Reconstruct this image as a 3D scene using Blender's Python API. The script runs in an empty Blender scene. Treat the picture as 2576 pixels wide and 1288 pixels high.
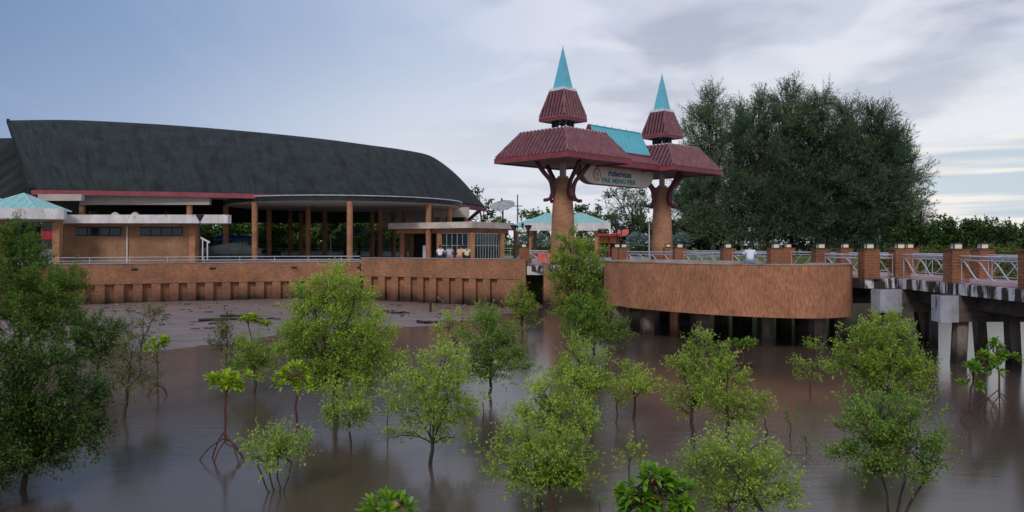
import bpy, math, random
import numpy as np
from mathutils import Vector, Matrix

S = bpy.context.scene
C = S.collection
R = math.radians
F, CX, HY, EYE = 2012.5, 1288.0, 616.0, 4.5      # focal length, centre, horizon (photo units 2576 wide), eye height over the water
DECK = 3.05

# ------------------------------------------------------------------ camera
cam = bpy.data.cameras.new('camera'); cam_o = bpy.data.objects.new('camera', cam); C.objects.link(cam_o)
cam_o.location = (0, 0, EYE); cam_o.rotation_euler = (R(90), 0, 0)
cam.sensor_width = 36; cam.lens = 36 * F / 2576; cam.clip_end = 6000; cam.clip_start = .1
cam.shift_y = -(644 - HY) / 2576
S.camera = cam_o
# ------------------------------------------------------------------ world
W = bpy.data.worlds.new('World'); S.world = W; W.use_nodes = True
nt = W.node_tree; nt.nodes.clear()
def wn(t, **k):
    n = nt.nodes.new(t)
    for a, b in k.items(): setattr(n, a, b)
    return n
SUN_EL, SUN_ROT = R(38), R(200)
tc = wn('ShaderNodeTexCoord'); sep = wn('ShaderNodeSeparateXYZ'); nt.links.new(tc.outputs['Generated'], sep.inputs[0])
def wmath(op, a, b=None, clamp=False):
    n = wn('ShaderNodeMath', operation=op); n.use_clamp = clamp
    for i, v in enumerate((a, b)):
        if v is None: continue
        if isinstance(v, (int, float)): n.inputs[i].default_value = v
        else: nt.links.new(v, n.inputs[i])
    return n.outputs[0]
def wramp(fac, stops, interp='EASE'):
    n = wn('ShaderNodeValToRGB'); n.color_ramp.interpolation = interp
    e = n.color_ramp.elements
    while len(e) < len(stops): e.new(.5)
    for i, (p, c) in enumerate(stops):
        e[i].position = p; e[i].color = (*c, 1)
    nt.links.new(fac, n.inputs[0]); return n.outputs[0]
def wmix(f, a, b, mode='MIX'):
    n = wn('ShaderNodeMix', data_type='RGBA', blend_type=mode)
    if isinstance(f, (int, float)): n.inputs[0].default_value = f
    else: nt.links.new(f, n.inputs[0])
    for i, v in ((6, a), (7, b)):
        if isinstance(v, tuple): n.inputs[i].default_value = (*v, 1)
        else: nt.links.new(v, n.inputs[i])
    return n.outputs[2]
sky = wn('ShaderNodeTexSky', sky_type='NISHITA', sun_disc=False, sun_elevation=SUN_EL, sun_rotation=SUN_ROT, air_density=1.5, dust_density=2.5, altitude=0)
skyc = wn('ShaderNodeVectorMath', operation='SCALE'); nt.links.new(sky.outputs[0], skyc.inputs[0]); skyc.inputs['Scale'].default_value = .10
# overcast deck: azimuth x/y -> across, plus noise projected on a cloud layer
ay = wmath('MAXIMUM', wmath('ABSOLUTE', sep.outputs[1]), .15)
az = wmath('DIVIDE', sep.outputs[0], ay)                       # tan of the azimuth
across = wmath('ADD', wmath('MULTIPLY', az, .62), .5, True)     # 0 left edge .. 1 right edge of view
elev = wmath('MAXIMUM', sep.outputs[2], 0.0)
zc = wmath('ADD', elev, .12)
comb = wn('ShaderNodeCombineXYZ')
nt.links.new(wmath('DIVIDE', sep.outputs[0], zc), comb.inputs[0]); nt.links.new(wmath('DIVIDE', sep.outputs[1], zc), comb.inputs[1])
def wnoise(scale, detail, rough, dist, off=(0, 0, 0), sc=(1, 1, 1)):
    mp = wn('ShaderNodeMapping'); mp.inputs['Location'].default_value = off; mp.inputs['Scale'].default_value = sc
    nt.links.new(comb.outputs[0], mp.inputs[0])
    n = wn('ShaderNodeTexNoise'); n.inputs['Scale'].default_value = scale; n.inputs['Detail'].default_value = detail
    n.inputs['Roughness'].default_value = rough; n.inputs['Distortion'].default_value = dist
    nt.links.new(mp.outputs[0], n.inputs['Vector']); return n.outputs[0]
base = wramp(across, [(.0, (.13, .21, .38)), (.24, (.24, .34, .54)), (.46, (.47, .54, .70)), (.62, (.60, .63, .73)), (.85, (.56, .62, .73)), (1, (.40, .52, .69))], 'LINEAR')
low = wramp(across, [(.0, (.20, .29, .50)), (.2, (.34, .43, .62)), (.42, (.68, .72, .80)), (.6, (.75, .77, .82)), (.85, (.84, .84, .85)), (1, (.84, .87, .88))], 'LINEAR')
lowf = wramp(elev, [(.0, (1, 1, 1)), (.10, (.85, .85, .85)), (.27, (0, 0, 0))])
col = wmix(lowf, base, low)
cl = wnoise(1.25, 4, .5, .3, (2.3, .4, 0), (1, .85, 1))
rightf = wramp(across, [(.36, (0, 0, 0)), (.60, (1, 1, 1))])
clf = wmath('MULTIPLY', wramp(cl, [(.44, (0, 0, 0)), (.60, (1, 1, 1))]), rightf)
grey = wmix(lowf, (.36, .39, .50), (.50, .54, .64))
col = wmix(wmath('MULTIPLY', clf, .72), col, grey)
br = wnoise(1.9, 4, .5, .3, (7.1, 3.3, 0), (1, .9, 1))
brf = wmath('MULTIPLY', wramp(br, [(.47, (0, 0, 0)), (.62, (1, 1, 1))]), rightf)
col = wmix(wmath('MULTIPLY', brf, .6), col, (.80, .80, .88))
# faint streaks on the left side
st = wnoise(1.1, 6, .6, .8, (1, 9, 0), (1, .35, 1))
col = wmix(wmath('MULTIPLY', wramp(st, [(.5, (0, 0, 0)), (.75, (1, 1, 1))]), .22), col, (.60, .66, .84))
# pale open band low over the horizon on the right
bandf = wmath('MULTIPLY', wramp(elev, [(.0, (1, 1, 1)), (.095, (1, 1, 1)), (.125, (0, 0, 0))]), wramp(across, [(.70, (0, 0, 0)), (.86, (1, 1, 1))]))
lay = wn('ShaderNodeTexNoise'); lay.inputs['Scale'].default_value = 3.0; lay.inputs['Detail'].default_value = 4
mp2 = wn('ShaderNodeMapping'); mp2.inputs['Scale'].default_value = (1, 1, 16); nt.links.new(tc.outputs['Generated'], mp2.inputs[0]); nt.links.new(mp2.outputs[0], lay.inputs['Vector'])
bandc = wmix(wramp(lay.outputs[0], [(.44, (0, 0, 0)), (.60, (1, 1, 1))]), (.96, .90, .82), (.50, .60, .70))
col = wmix(wmath('MULTIPLY', bandf, .85), col, bandc)
# a heavier cloud overhead
topf = wramp(elev, [(.30, (0, 0, 0)), (.62, (1, 1, 1))])
col = wmix(wmath('MULTIPLY', topf, .55), col, (.36, .40, .50))
fin = wmix(.93, skyc.outputs[0], col)
bg = wn('ShaderNodeBackground'); bg.inputs['Strength'].default_value = .93; nt.links.new(fin, bg.inputs[0])
out = wn('ShaderNodeOutputWorld'); nt.links.new(bg.outputs[0], out.inputs[0])
# ------------------------------------------------------------------ sun (weak, behind thin cloud)
sl = bpy.data.lights.new('sun', 'SUN'); sl.energy = 1.25; sl.angle = R(14); sl.color = (1, .95, .88)
so = bpy.data.objects.new('sun', sl); C.objects.link(so)
so.rotation_euler = (R(52), 0, R(-20))
S.view_settings.view_transform = 'Standard'; S.view_settings.look = 'None'; S.view_settings.exposure = .22; S.view_settings.gamma = 1
S.cycles.max_bounces = 8; S.cycles.transparent_max_bounces = 8

# ------------------------------------------------------------------ materials
def newmat(name):
    m = bpy.data.materials.new(name); m.use_nodes = True
    t = m.node_tree; return m, t, t.nodes['Principled BSDF']
def mat(name, c1, c2=None, rough=.8, scale=3., stretch=(1, 1, 1), bump=.0, detail=5, spots=None, spot_scale=6, spot_lo=.62, spec=.3, metal=0, c3=None, lo=.35, hi=.65, wet=None):
    m, t, b = newmat(name)
    b.inputs['Roughness'].default_value = rough; b.inputs['Specular IOR Level'].default_value = spec; b.inputs['Metallic'].default_value = metal
    if c2 is None:
        c2 = tuple(x * .72 for x in c1)
    g = t.nodes.new('ShaderNodeNewGeometry'); mp = t.nodes.new('ShaderNodeMapping'); mp.inputs['Scale'].default_value = stretch
    t.links.new(g.outputs['Position'], mp.inputs[0])
    n = t.nodes.new('ShaderNodeTexNoise'); n.inputs['Scale'].default_value = scale; n.inputs['Detail'].default_value = detail; n.inputs['Roughness'].default_value = .62
    t.links.new(mp.outputs[0], n.inputs['Vector'])
    r = t.nodes.new('ShaderNodeValToRGB'); e = r.color_ramp.elements
    e[0].position, e[1].position = lo, hi; e[0].color, e[1].color = (*c2, 1), (*c1, 1)
    if c3: x = e.new((lo + hi) / 2); x.color = (*c3, 1)
    t.links.new(n.outputs[0], r.inputs[0]); colr = r.outputs[0]
    if spots:
        n2 = t.nodes.new('ShaderNodeTexNoise'); n2.inputs['Scale'].default_value = spot_scale; n2.inputs['Detail'].default_value = 6; n2.inputs['Roughness'].default_value = .7
        t.links.new(g.outputs['Position'] if spots[1] is None else mp.outputs[0], n2.inputs['Vector'])
        r2 = t.nodes.new('ShaderNodeValToRGB'); r2.color_ramp.elements[0].position = spot_lo; r2.color_ramp.elements[1].position = spot_lo + .08
        t.links.new(n2.outputs[0], r2.inputs[0])
        mx = t.nodes.new('ShaderNodeMix'); mx.data_type = 'RGBA'; t.links.new(r2.outputs[0], mx.inputs[0]); t.links.new(colr, mx.inputs[6]); mx.inputs[7].default_value = (*spots[0], 1)
        colr = mx.outputs[2]
    if wet:      # tide mark: the concrete stays dark up to the high-water line
        sz = t.nodes.new('ShaderNodeSeparateXYZ'); t.links.new(g.outputs['Position'], sz.inputs[0])
        ma = t.nodes.new('ShaderNodeMath'); ma.operation = 'MULTIPLY_ADD'; ma.inputs[1].default_value = 1.2; t.links.new(n.outputs[0], ma.inputs[0]); t.links.new(sz.outputs[2], ma.inputs[2])
        rw_ = t.nodes.new('ShaderNodeValToRGB'); rw_.color_ramp.elements[0].position = min(wet * .55, .9); rw_.color_ramp.elements[1].position = 1.0
        mv = t.nodes.new('ShaderNodeMath'); mv.operation = 'MULTIPLY'; mv.inputs[1].default_value = .62; t.links.new(ma.outputs[0], mv.inputs[0]); t.links.new(mv.outputs[0], rw_.inputs[0])
        mw = t.nodes.new('ShaderNodeMix'); mw.data_type = 'RGBA'; t.links.new(rw_.outputs[0], mw.inputs[0]); mw.inputs[6].default_value = (.03, .024, .02, 1); t.links.new(colr, mw.inputs[7]); colr = mw.outputs[2]
    t.links.new(colr, b.inputs['Base Color'])
    if bump:
        bn = t.nodes.new('ShaderNodeBump'); bn.inputs['Strength'].default_value = bump; bn.inputs['Distance'].default_value = .05
        t.links.new(n.outputs[0], bn.inputs['Height']); t.links.new(bn.outputs[0], b.inputs['Normal'])
    m['cr'] = 1
    return m
def brickmat(name, c1, c2, mortar, vertical=False, dark=None, scale=1.0, wet=True, fine=9):
    """small facing bricks: per-course texture, mottled tone, algae and wet stain near the water line"""
    m, t, b = newmat(name); L = t.links
    b.inputs['Roughness'].default_value = .82; b.inputs['Specular IOR Level'].default_value = .25
    g = t.nodes.new('ShaderNodeNewGeometry'); s = t.nodes.new('ShaderNodeSeparateXYZ'); L.new(g.outputs['Position'], s.inputs[0])
    n = t.nodes.new('ShaderNodeTexNoise'); n.inputs['Detail'].default_value = 3; n.inputs['Scale'].default_value = 1; n.inputs['Roughness'].default_value = .7
    mp = t.nodes.new('ShaderNodeMapping'); mp.inputs['Scale'].default_value = (fine, fine, 3.6) if vertical else (4.5, 4.5, fine)
    L.new(g.outputs['Position'], mp.inputs[0]); L.new(mp.outputs[0], n.inputs['Vector'])
    r = t.nodes.new('ShaderNodeValToRGB'); e = r.color_ramp.elements; e[0].position, e[1].position = .36, .64
    e[0].color, e[1].color = (*c2, 1), (*c1, 1); L.new(n.outputs[0], r.inputs[0])
    big = t.nodes.new('ShaderNodeTexNoise'); big.inputs['Scale'].default_value = .8; big.inputs['Detail'].default_value = 5
    L.new(g.outputs['Position'], big.inputs['Vector'])
    br = t.nodes.new('ShaderNodeValToRGB'); br.color_ramp.elements[0].position = .35; br.color_ramp.elements[1].position = .7
    br.color_ramp.elements[0].color = ((.82, .80, .80, 1) if vertical else (.68, .67, .68, 1)); br.color_ramp.elements[1].color = (1.15, 1.12, 1.08, 1); L.new(big.outputs[0], br.inputs[0])
    mx = t.nodes.new('ShaderNodeMix'); mx.data_type = 'RGBA'; mx.blend_type = 'MULTIPLY'; mx.inputs[0].default_value = 1
    L.new(r.outputs[0], mx.inputs[6]); L.new(br.outputs[0], mx.inputs[7]); colr = mx.outputs[2]
    # mortar lines
    w = t.nodes.new('ShaderNodeTexWave'); w.wave_type = 'BANDS'; w.bands_direction = 'Z'; w.inputs['Scale'].default_value = 2.6 * scale; w.inputs['Distortion'].default_value = .4
    L.new(g.outputs['Position'], w.inputs['Vector'])
    wr = t.nodes.new('ShaderNodeValToRGB'); wr.color_ramp.elements[0].position = .0; wr.color_ramp.elements[0].color = (1, 1, 1, 1); wr.color_ramp.elements[1].position = .22; wr.color_ramp.elements[1].color = (0, 0, 0, 1)
    L.new(w.outputs[0], wr.inputs[0])
    mm = t.nodes.new('ShaderNodeMix'); mm.data_type = 'RGBA'
    f = t.nodes.new('ShaderNodeMath'); f.operation = 'MULTIPLY'; f.inputs[1].default_value = .0 if vertical else .45; L.new(wr.outputs[0], f.inputs[0]); L.new(f.outputs[0], mm.inputs[0])
    L.new(colr, mm.inputs[6]); mm.inputs[7].default_value = (*mortar, 1); colr = mm.outputs[2]
    if wet:   # tidal stain: real discolouration up to the high-water mark
        z = t.nodes.new('ShaderNodeMath'); z.operation = 'MULTIPLY_ADD'; z.inputs[1].default_value = -1.0; z.inputs[2].default_value = 1.75; L.new(s.outputs[2], z.inputs[0])
        z2 = t.nodes.new('ShaderNodeMath'); z2.operation = 'MULTIPLY_ADD'; z2.inputs[1].default_value = 1.6; L.new(big.outputs[0], z2.inputs[0]); L.new(z.outputs[0], z2.inputs[2])
        zr = t.nodes.new('ShaderNodeValToRGB'); zr.color_ramp.elements[0].position = .0; zr.color_ramp.elements[1].position = 1
        zz = t.nodes.new('ShaderNodeMath'); zz.operation = 'MULTIPLY_ADD'; zz.inputs[1].default_value = .95; zz.inputs[2].default_value = -1.2; zz.use_clamp = True; L.new(z2.outputs[0], zz.inputs[0]); L.new(zz.outputs[0], zr.inputs[0])
        ms = t.nodes.new('ShaderNodeMix'); ms.data_type = 'RGBA'; L.new(zr.outputs[0], ms.inputs[0]); L.new(colr, ms.inputs[6]); ms.inputs[7].default_value = (.035, .022, .018, 1); colr = ms.outputs[2]
    L.new(colr, b.inputs['Base Color'])
    bn = t.nodes.new('ShaderNodeBump'); bn.inputs['Strength'].default_value = .35; bn.inputs['Distance'].default_value = .02
    L.new(n.outputs[0], bn.inputs['Height']); L.new(bn.outputs[0], b.inputs['Normal'])
    return m
def leafmat(name, stops, trans=.25, rough=.5, spec=.35):
    m, t, b = newmat(name)
    a = t.nodes.new('ShaderNodeAttribute'); a.attribute_name = 'v'
    r = t.nodes.new('ShaderNodeValToRGB'); e = r.color_ramp.elements
    while len(e) < len(stops): e.new(.5)
    for i, (p, c) in enumerate(stops): e[i].position = p; e[i].color = (*c, 1)
    t.links.new(a.outputs['Fac'], r.inputs[0]); t.links.new(r.outputs[0], b.inputs['Base Color'])
    b.inputs['Roughness'].default_value = rough; b.inputs['Specular IOR Level'].default_value = spec
    tr = t.nodes.new('ShaderNodeBsdfTranslucent'); t.links.new(r.outputs[0], tr.inputs[0])
    mx = t.nodes.new('ShaderNodeMixShader'); mx.inputs[0].default_value = trans
    o = t.nodes['Material Output']; t.links.new(b.outputs[0], mx.inputs[1]); t.links.new(tr.outputs[0], mx.inputs[2]); t.links.new(mx.outputs[0], o.inputs[0])
    return m
M = {}
M['brick'] = brickmat('brick', (.42, .195, .105), (.25, .11, .06), (.34, .23, .17))
M['brick_dry'] = brickmat('brick_dry', (.50, .24, .12), (.31, .135, .065), (.40, .28, .20), wet=False)
M['brick_tower'] = brickmat('brick_tower', (.52, .265, .155), (.34, .155, .09), (.42, .30, .22), wet=False, fine=11)
M['brick_vert'] = brickmat('brick_vert', (.54, .25, .135), (.29, .125, .075), (.3, .2, .14), vertical=True, wet=False, fine=16)
M['brick_pillar'] = brickmat('brick_pillar', (.33, .135, .065), (.19, .072, .038), (.34, .22, .15), wet=False, fine=14)
M['brick_block'] = brickmat('brick_block', (.36, .20, .11), (.25, .125, .065), (.30, .21, .15), wet=False)
M['concrete'] = mat('concrete', (.42, .35, .30), (.22, .17, .14), scale=1.2, stretch=(1, 1, .35), bump=.2)
M['pile'] = mat('pile', (.30, .235, .195), (.11, .08, .07), scale=1.3, stretch=(1.5, 1.5, .5), bump=.2, wet=1.0)
M['beam'] = mat('beam', (.15, .115, .095), (.06, .047, .04), scale=1.5, stretch=(1, 1, 2))
M['white_stained'] = mat('white_stained', (.74, .70, .70), (.52, .48, .48), scale=1.2, stretch=(1, 1, .5), spots=((.16, .11, .10), 1), spot_scale=3.6, spot_lo=.60)
M['edge_stained'] = mat('edge_stained', (.66, .64, .67), (.045, .036, .03), scale=2.4, stretch=(1, 1, .22), lo=.50, hi=.57)
M['white_patch'] = mat('white_patch', (.46, .47, .55), (.30, .30, .34), scale=1.3, spots=((.09, .075, .07), 1), spot_scale=2.0, spot_lo=.58)
M['cream'] = mat('cream', (.50, .42, .37), (.40, .33, .29), scale=.8)
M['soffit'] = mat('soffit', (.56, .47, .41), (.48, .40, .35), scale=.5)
M['roof_dark'] = mat('roof_dark', (.032, .040, .040), (.008, .010, .011), rough=.85, scale=.42, stretch=(2.8, .26, .40), bump=.12, detail=13, c3=(.022, .022, .021), spots=((.06, .062, .06), 1), spot_scale=.9, spot_lo=.68, lo=.32, hi=.66, spec=.2)
M['black_fascia'] = mat('black_fascia', (.025, .028, .035), (.012, .013, .016), rough=.5)
M['maroon'] = mat('maroon', (.30, .068, .085), (.20, .045, .06), scale=1.5, rough=.6)
M['maroon_dark'] = mat('maroon_dark', (.115, .020, .026), (.07, .014, .018), scale=3, rough=.45, spec=.5)
M['tile'] = mat('tile', (.27, .120, .140), (.18, .072, .09), scale=2.2, rough=.6, c3=(.22, .092, .112), spots=((.55, .49, .51), None), spot_scale=4.5, spot_lo=.665)
M['tile_shadow'] = mat('tile_gap_shade', (.030, .012, .016), (.02, .008, .011), scale=4)  # near-black roof base: shadow lines between the tile ribs put into the colour
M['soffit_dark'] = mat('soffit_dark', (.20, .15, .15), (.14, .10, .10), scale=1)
M['teal'] = mat('teal', (.15, .52, .62), (.13, .46, .56), scale=1.5, rough=.4, spec=.4)
M['teal_old'] = mat('teal_old', (.30, .56, .55), (.22, .46, .45), scale=2.5, rough=.6)
M['teal_rib'] = mat('teal_rib', (.45, .66, .68), (.36, .56, .58), scale=2)
M['white'] = mat('white', (.78, .78, .80), (.66, .66, .68), scale=2, rough=.5)
M['steel'] = mat('steel', (.62, .63, .66), (.45, .46, .50), scale=3, rough=.35, metal=.35)
M['rail_white'] = mat('rail_white', (.60, .61, .66), (.42, .42, .45), scale=3, rough=.4, metal=.2)
M['black'] = mat('black_metal', (.018, .018, .02), (.012, .012, .014), rough=.5)
M['glass_dark'] = mat('glass_dark', (.012, .028, .03), (.006, .014, .016), rough=.12, spec=.6)
M['lamp_glass'] = mat('lamp_glass', (.86, .80, .60), (.74, .68, .50), scale=8, rough=.3)
M['deck_pink'] = mat('deck_pink', (.42, .27, .27), (.30, .19, .19), scale=2.5)
M['paving'] = mat('paving', (.36, .35, .36), (.27, .26, .27), scale=.7)
M['land'] = mat('land', (.17, .19, .09), (.10, .14, .04), scale=.2, c3=(.10, .17, .04))
M['red'] = mat('red', (.55, .04, .07), (.42, .03, .055), scale=2, rough=.5)
M['coral'] = mat('coral', (.72, .16, .14), (.58, .11, .10), scale=2, rough=.5)
M['yellow'] = mat('yellow_board', (.55, .30, .08), (.45, .20, .08), scale=2)
M['blue_tarp'] = mat('blue_tarp', (.03, .10, .30), (.02, .07, .22), scale=2, rough=.4)
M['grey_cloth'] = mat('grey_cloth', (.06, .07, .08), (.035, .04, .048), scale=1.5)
M['bark'] = mat('bark', (.075, .058, .045), (.03, .023, .019), scale=9, stretch=(1, 1, .3))
M['bark_red'] = mat('bark_red', (.13, .055, .045), (.065, .028, .024), scale=9)
M['sign_board'] = mat('sign_board', (.80, .75, .67), (.68, .62, .55), scale=.8)
M['sign_edge'] = mat('sign_edge', (.20, .16, .13), (.14, .11, .09), scale=2)
M['sign_blue'] = mat('sign_blue', (.02, .10, .26), (.02, .08, .20), scale=4)
M['sign_teal'] = mat('sign_teal', (.06, .38, .34), (.05, .30, .27), scale=4)
M['sign_brown'] = mat('sign_brown', (.25, .18, .11), (.18, .13, .08), scale=8)
M['sign_skin'] = mat('sign_beige', (.62, .48, .34), (.52, .38, .26), scale=8)
M['skin'] = mat('skin', (.38, .20, .13), (.30, .15, .10), scale=5, rough=.6)
M['hair'] = mat('hair', (.012, .010, .009), (.008, .007, .006), rough=.5)
for nme, c in dict(shirt_white=(.78, .76, .78), shirt_grey=(.42, .44, .50), shirt_orange=(.75, .42, .22), shirt_cream=(.74, .66, .46), shirt_pale=(.70, .72, .84), trousers_dark=(.03, .035, .05), shorts_blue=(.22, .27, .38), shorts_pink=(.42, .2, .24)).items():
    M[nme] = mat(nme, c, tuple(x * .85 for x in c), scale=6)
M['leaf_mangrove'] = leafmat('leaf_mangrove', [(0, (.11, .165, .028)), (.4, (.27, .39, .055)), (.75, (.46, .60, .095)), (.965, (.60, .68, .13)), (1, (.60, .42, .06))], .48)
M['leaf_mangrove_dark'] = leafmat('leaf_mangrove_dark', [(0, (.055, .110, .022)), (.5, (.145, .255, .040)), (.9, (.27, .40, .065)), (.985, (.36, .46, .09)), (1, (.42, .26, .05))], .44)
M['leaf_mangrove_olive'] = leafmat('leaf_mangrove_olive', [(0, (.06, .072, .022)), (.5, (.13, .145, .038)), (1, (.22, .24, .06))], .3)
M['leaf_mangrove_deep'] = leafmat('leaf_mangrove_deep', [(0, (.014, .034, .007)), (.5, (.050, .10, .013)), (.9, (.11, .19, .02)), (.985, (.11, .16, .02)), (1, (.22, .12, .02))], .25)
M['leaf_glossy'] = leafmat('leaf_glossy', [(0, (.10, .20, .012)), (.4, (.26, .42, .018)), (.85, (.44, .58, .03)), (.96, (.55, .55, .03)), (1, (.60, .32, .03))], .35, .35, .4)
M['leaf_glossy_green'] = leafmat('leaf_glossy_green', [(0, (.05, .14, .012)), (.5, (.13, .30, .02)), (.93, (.27, .44, .03)), (1, (.55, .30, .03))], .35, .35, .4)
M['leaf_casuarina'] = leafmat('leaf_casuarina', [(0, (.052, .092, .056)), (.5, (.10, .160, .092)), (1, (.20, .27, .14))], .4, 1, 0)
M['leaf_broad'] = leafmat('leaf_broad', [(0, (.03, .07, .016)), (.5, (.08, .15, .03)), (1, (.17, .26, .055))], .3)
M['leaf_belt'] = leafmat('leaf_belt', [(0, (.018, .045, .010)), (.5, (.035, .085, .014)), (1, (.08, .15, .022))], .2)
M['leaf_silver'] = leafmat('leaf_silver', [(0, (.10, .15, .15)), (1, (.26, .34, .34))], .1)

# ------------------------------------------------------------------ object helpers
def tag(o, label=None, cat=None, group=None, kind=None):
    if label: o['label'] = label
    if cat: o['category'] = cat
    if group: o['group'] = group
    if kind: o['kind'] = kind
    return o
def worigin(p):
    v = Vector((0, 0, 0))
    while p is not None: v += p.location; p = p.parent
    return v
def thing(name, loc, label=None, cat=None, group=None):
    o = bpy.data.objects.new(name, None); C.objects.link(o); o.location = loc; o.empty_display_size = .3
    return tag(o, label, cat, group)
def pt(x, y, Z): return Vector(((x - CX) / F * Z, Z, EYE - (y - HY) / F * Z))
def px_x(x, Z): return (x - CX) / F * Z
def Zw(y, h=0.0): return (EYE - h) * F / (y - HY)
class MB:
    def __init__(s): s.v = []; s.f = []
    def add(s, vs, fs):
        k = len(s.v); s.v += [tuple(p) for p in vs]; s.f += [tuple(i + k for i in f) for f in fs]; return s
    def box(s, x0, x1, y0, y1, z0, z1):
        return s.prism([(x0, y0), (x1, y0), (x1, y1), (x0, y1)], z0, z1)
    def rbox(s, c, sz, ang=0, z0=0, z1=1, tilt=None):
        ca, sa = math.cos(ang), math.sin(ang)
        P = [(c[0] + ca * a * sz[0] / 2 - sa * b * sz[1] / 2, c[1] + sa * a * sz[0] / 2 + ca * b * sz[1] / 2) for a, b in ((-1, -1), (1, -1), (1, 1), (-1, 1))]
        return s.prism(P, z0, z1)
    def prism(s, poly, z0, z1):
        n = len(poly)
        A = sum(poly[i][0] * poly[(i + 1) % n][1] - poly[(i + 1) % n][0] * poly[i][1] for i in range(n))
        if A < 0: poly = poly[::-1]
        return s.add([(x, y, z0) for x, y in poly] + [(x, y, z1) for x, y in poly],
                     [tuple(range(n - 1, -1, -1)), tuple(range(n, 2 * n))] + [(i, (i + 1) % n, n + (i + 1) % n, n + i) for i in range(n)])
    def hexa(s, P):   # 8 points: bottom 4, top 4
        return s.add(P, [(3, 2, 1, 0), (4, 5, 6, 7), (0, 1, 5, 4), (1, 2, 6, 5), (2, 3, 7, 6), (3, 0, 4, 7)])
    def tube(s, path, rad, n=8, cap=True):
        P = [Vector(p) for p in path]; m = len(P)
        if not hasattr(rad, '__len__'): rad = [rad] * m
        rings = []; up = Vector((0, 0, 1))
        for i in range(m):
            d = (P[min(i + 1, m - 1)] - P[max(i - 1, 0)]).normalized()
            a = d.cross(up if abs(d.z) < .95 else Vector((1, 0, 0))).normalized(); b = d.cross(a).normalized()
            rings.append([P[i] + (a * math.cos(2 * math.pi * k / n) + b * math.sin(2 * math.pi * k / n)) * rad[i] for k in range(n)])
        vs = [p for r in rings for p in r]; fs = []
        for i in range(m - 1):
            for k in range(n):
                fs.append((i * n + k, i * n + (k + 1) % n, (i + 1) * n + (k + 1) % n, (i + 1) * n + k))
        if cap: fs += [tuple(range(n - 1, -1, -1)), tuple(range((m - 1) * n, m * n))]
        return s.add(vs, fs)
    def lathe(s, c, prof, n=24):   # prof: (r, z)
        vs = [(c[0] + r * math.cos(2 * math.pi * k / n), c[1] + r * math.sin(2 * math.pi * k / n), z) for r, z in prof for k in range(n)]
        m = len(prof); fs = [(i * n + k, i * n + (k + 1) % n, (i + 1) * n + (k + 1) % n, (i + 1) * n + k) for i in range(m - 1) for k in range(n)]
        fs += [tuple(range(n - 1, -1, -1)), tuple(range((m - 1) * n, m * n))]
        return s.add(vs, fs)
    def bar(s, a, b, w, h):   # rectangular bar between two points, w across (horizontal), h vertical
        a, b = Vector(a), Vector(b); d = (b - a).normalized(); side = d.cross(Vector((0, 0, 1)))
        side = side.normalized() if side.length > 1e-4 else Vector((1, 0, 0)); u = side.cross(d).normalized()
        P = []
        for p in (a, b):
            for q, r_ in ((-1, -1), (1, -1), (1, 1), (-1, 1)): P.append(p + side * q * w / 2 + u * r_ * h / 2)
        return s.add(P, [(3, 2, 1, 0), (4, 5, 6, 7), (0, 1, 5, 4), (1, 2, 6, 5), (2, 3, 7, 6), (3, 0, 4, 7)])
    def build(s, name, m, parent=None, smooth=False, base=None, solid=False):
        V = np.array(s.v, dtype=float).reshape(-1, 3)
        if parent is not None: o3 = worigin(parent)
        elif base is not None: o3 = Vector(base)
        else:
            lo, hi = V.min(0), V.max(0); o3 = Vector(((lo[0] + hi[0]) / 2, (lo[1] + hi[1]) / 2, lo[2]))
        V = V - np.array(o3)
        me = bpy.data.meshes.new(name); me.from_pydata(V.tolist(), [], s.f); me.update()
        if smooth: me.polygons.foreach_set('use_smooth', [True] * len(me.polygons))
        me.materials.append(m)
        o = bpy.data.objects.new(name, me); C.objects.link(o)
        if parent is not None: o.parent = parent
        else: o.location = o3
        return o
def npmesh(name, V, Q, m, parent, attr=None):
    V = V - np.array(worigin(parent)); me = bpy.data.meshes.new(name); n, q = len(V), len(Q)
    me.vertices.add(n); me.vertices.foreach_set('co', V.astype(np.float32).ravel())
    me.loops.add(q * 4); me.loops.foreach_set('vertex_index', Q.astype(np.int32).ravel())
    me.polygons.add(q); me.polygons.foreach_set('loop_start', np.arange(0, q * 4, 4, dtype=np.int32))
    try: me.polygons.foreach_set('loop_total', np.full(q, 4, dtype=np.int32))
    except Exception: pass
    if attr is not None:
        a = me.attributes.new('v', 'FLOAT', 'FACE'); a.data.foreach_set('value', attr.astype(np.float32))
    me.update(calc_edges=True); me.materials.append(m)
    o = bpy.data.objects.new(name, me); C.objects.link(o); o.parent = parent
    return o
def copy_tree(o, parent=None):
    c = o.copy(); C.objects.link(c); c.parent = parent
    for ch in [x for x in o.children]: copy_tree(ch, c)
    return c
def smooth_path(P, n=6, closed=False):
    P = [np.array(p, float) for p in P]; out = []; m = len(P)
    rng_ = range(m if closed else m - 1)
    for i in rng_:
        if closed: a, b, c, d = P[(i - 1) % m], P[i], P[(i + 1) % m], P[(i + 2) % m]
        else: a, b, c, d = P[max(i - 1, 0)], P[i], P[i + 1], P[min(i + 2, m - 1)]
        for k in range(n):
            t = k / n
            out.append(.5 * (2 * b + (c - a) * t + (2 * a - 5 * b + 4 * c - d) * t * t + (-a + 3 * b - 3 * c + d) * t ** 3))
    if not closed: out.append(P[-1])
    return [tuple(p) for p in out]
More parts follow.
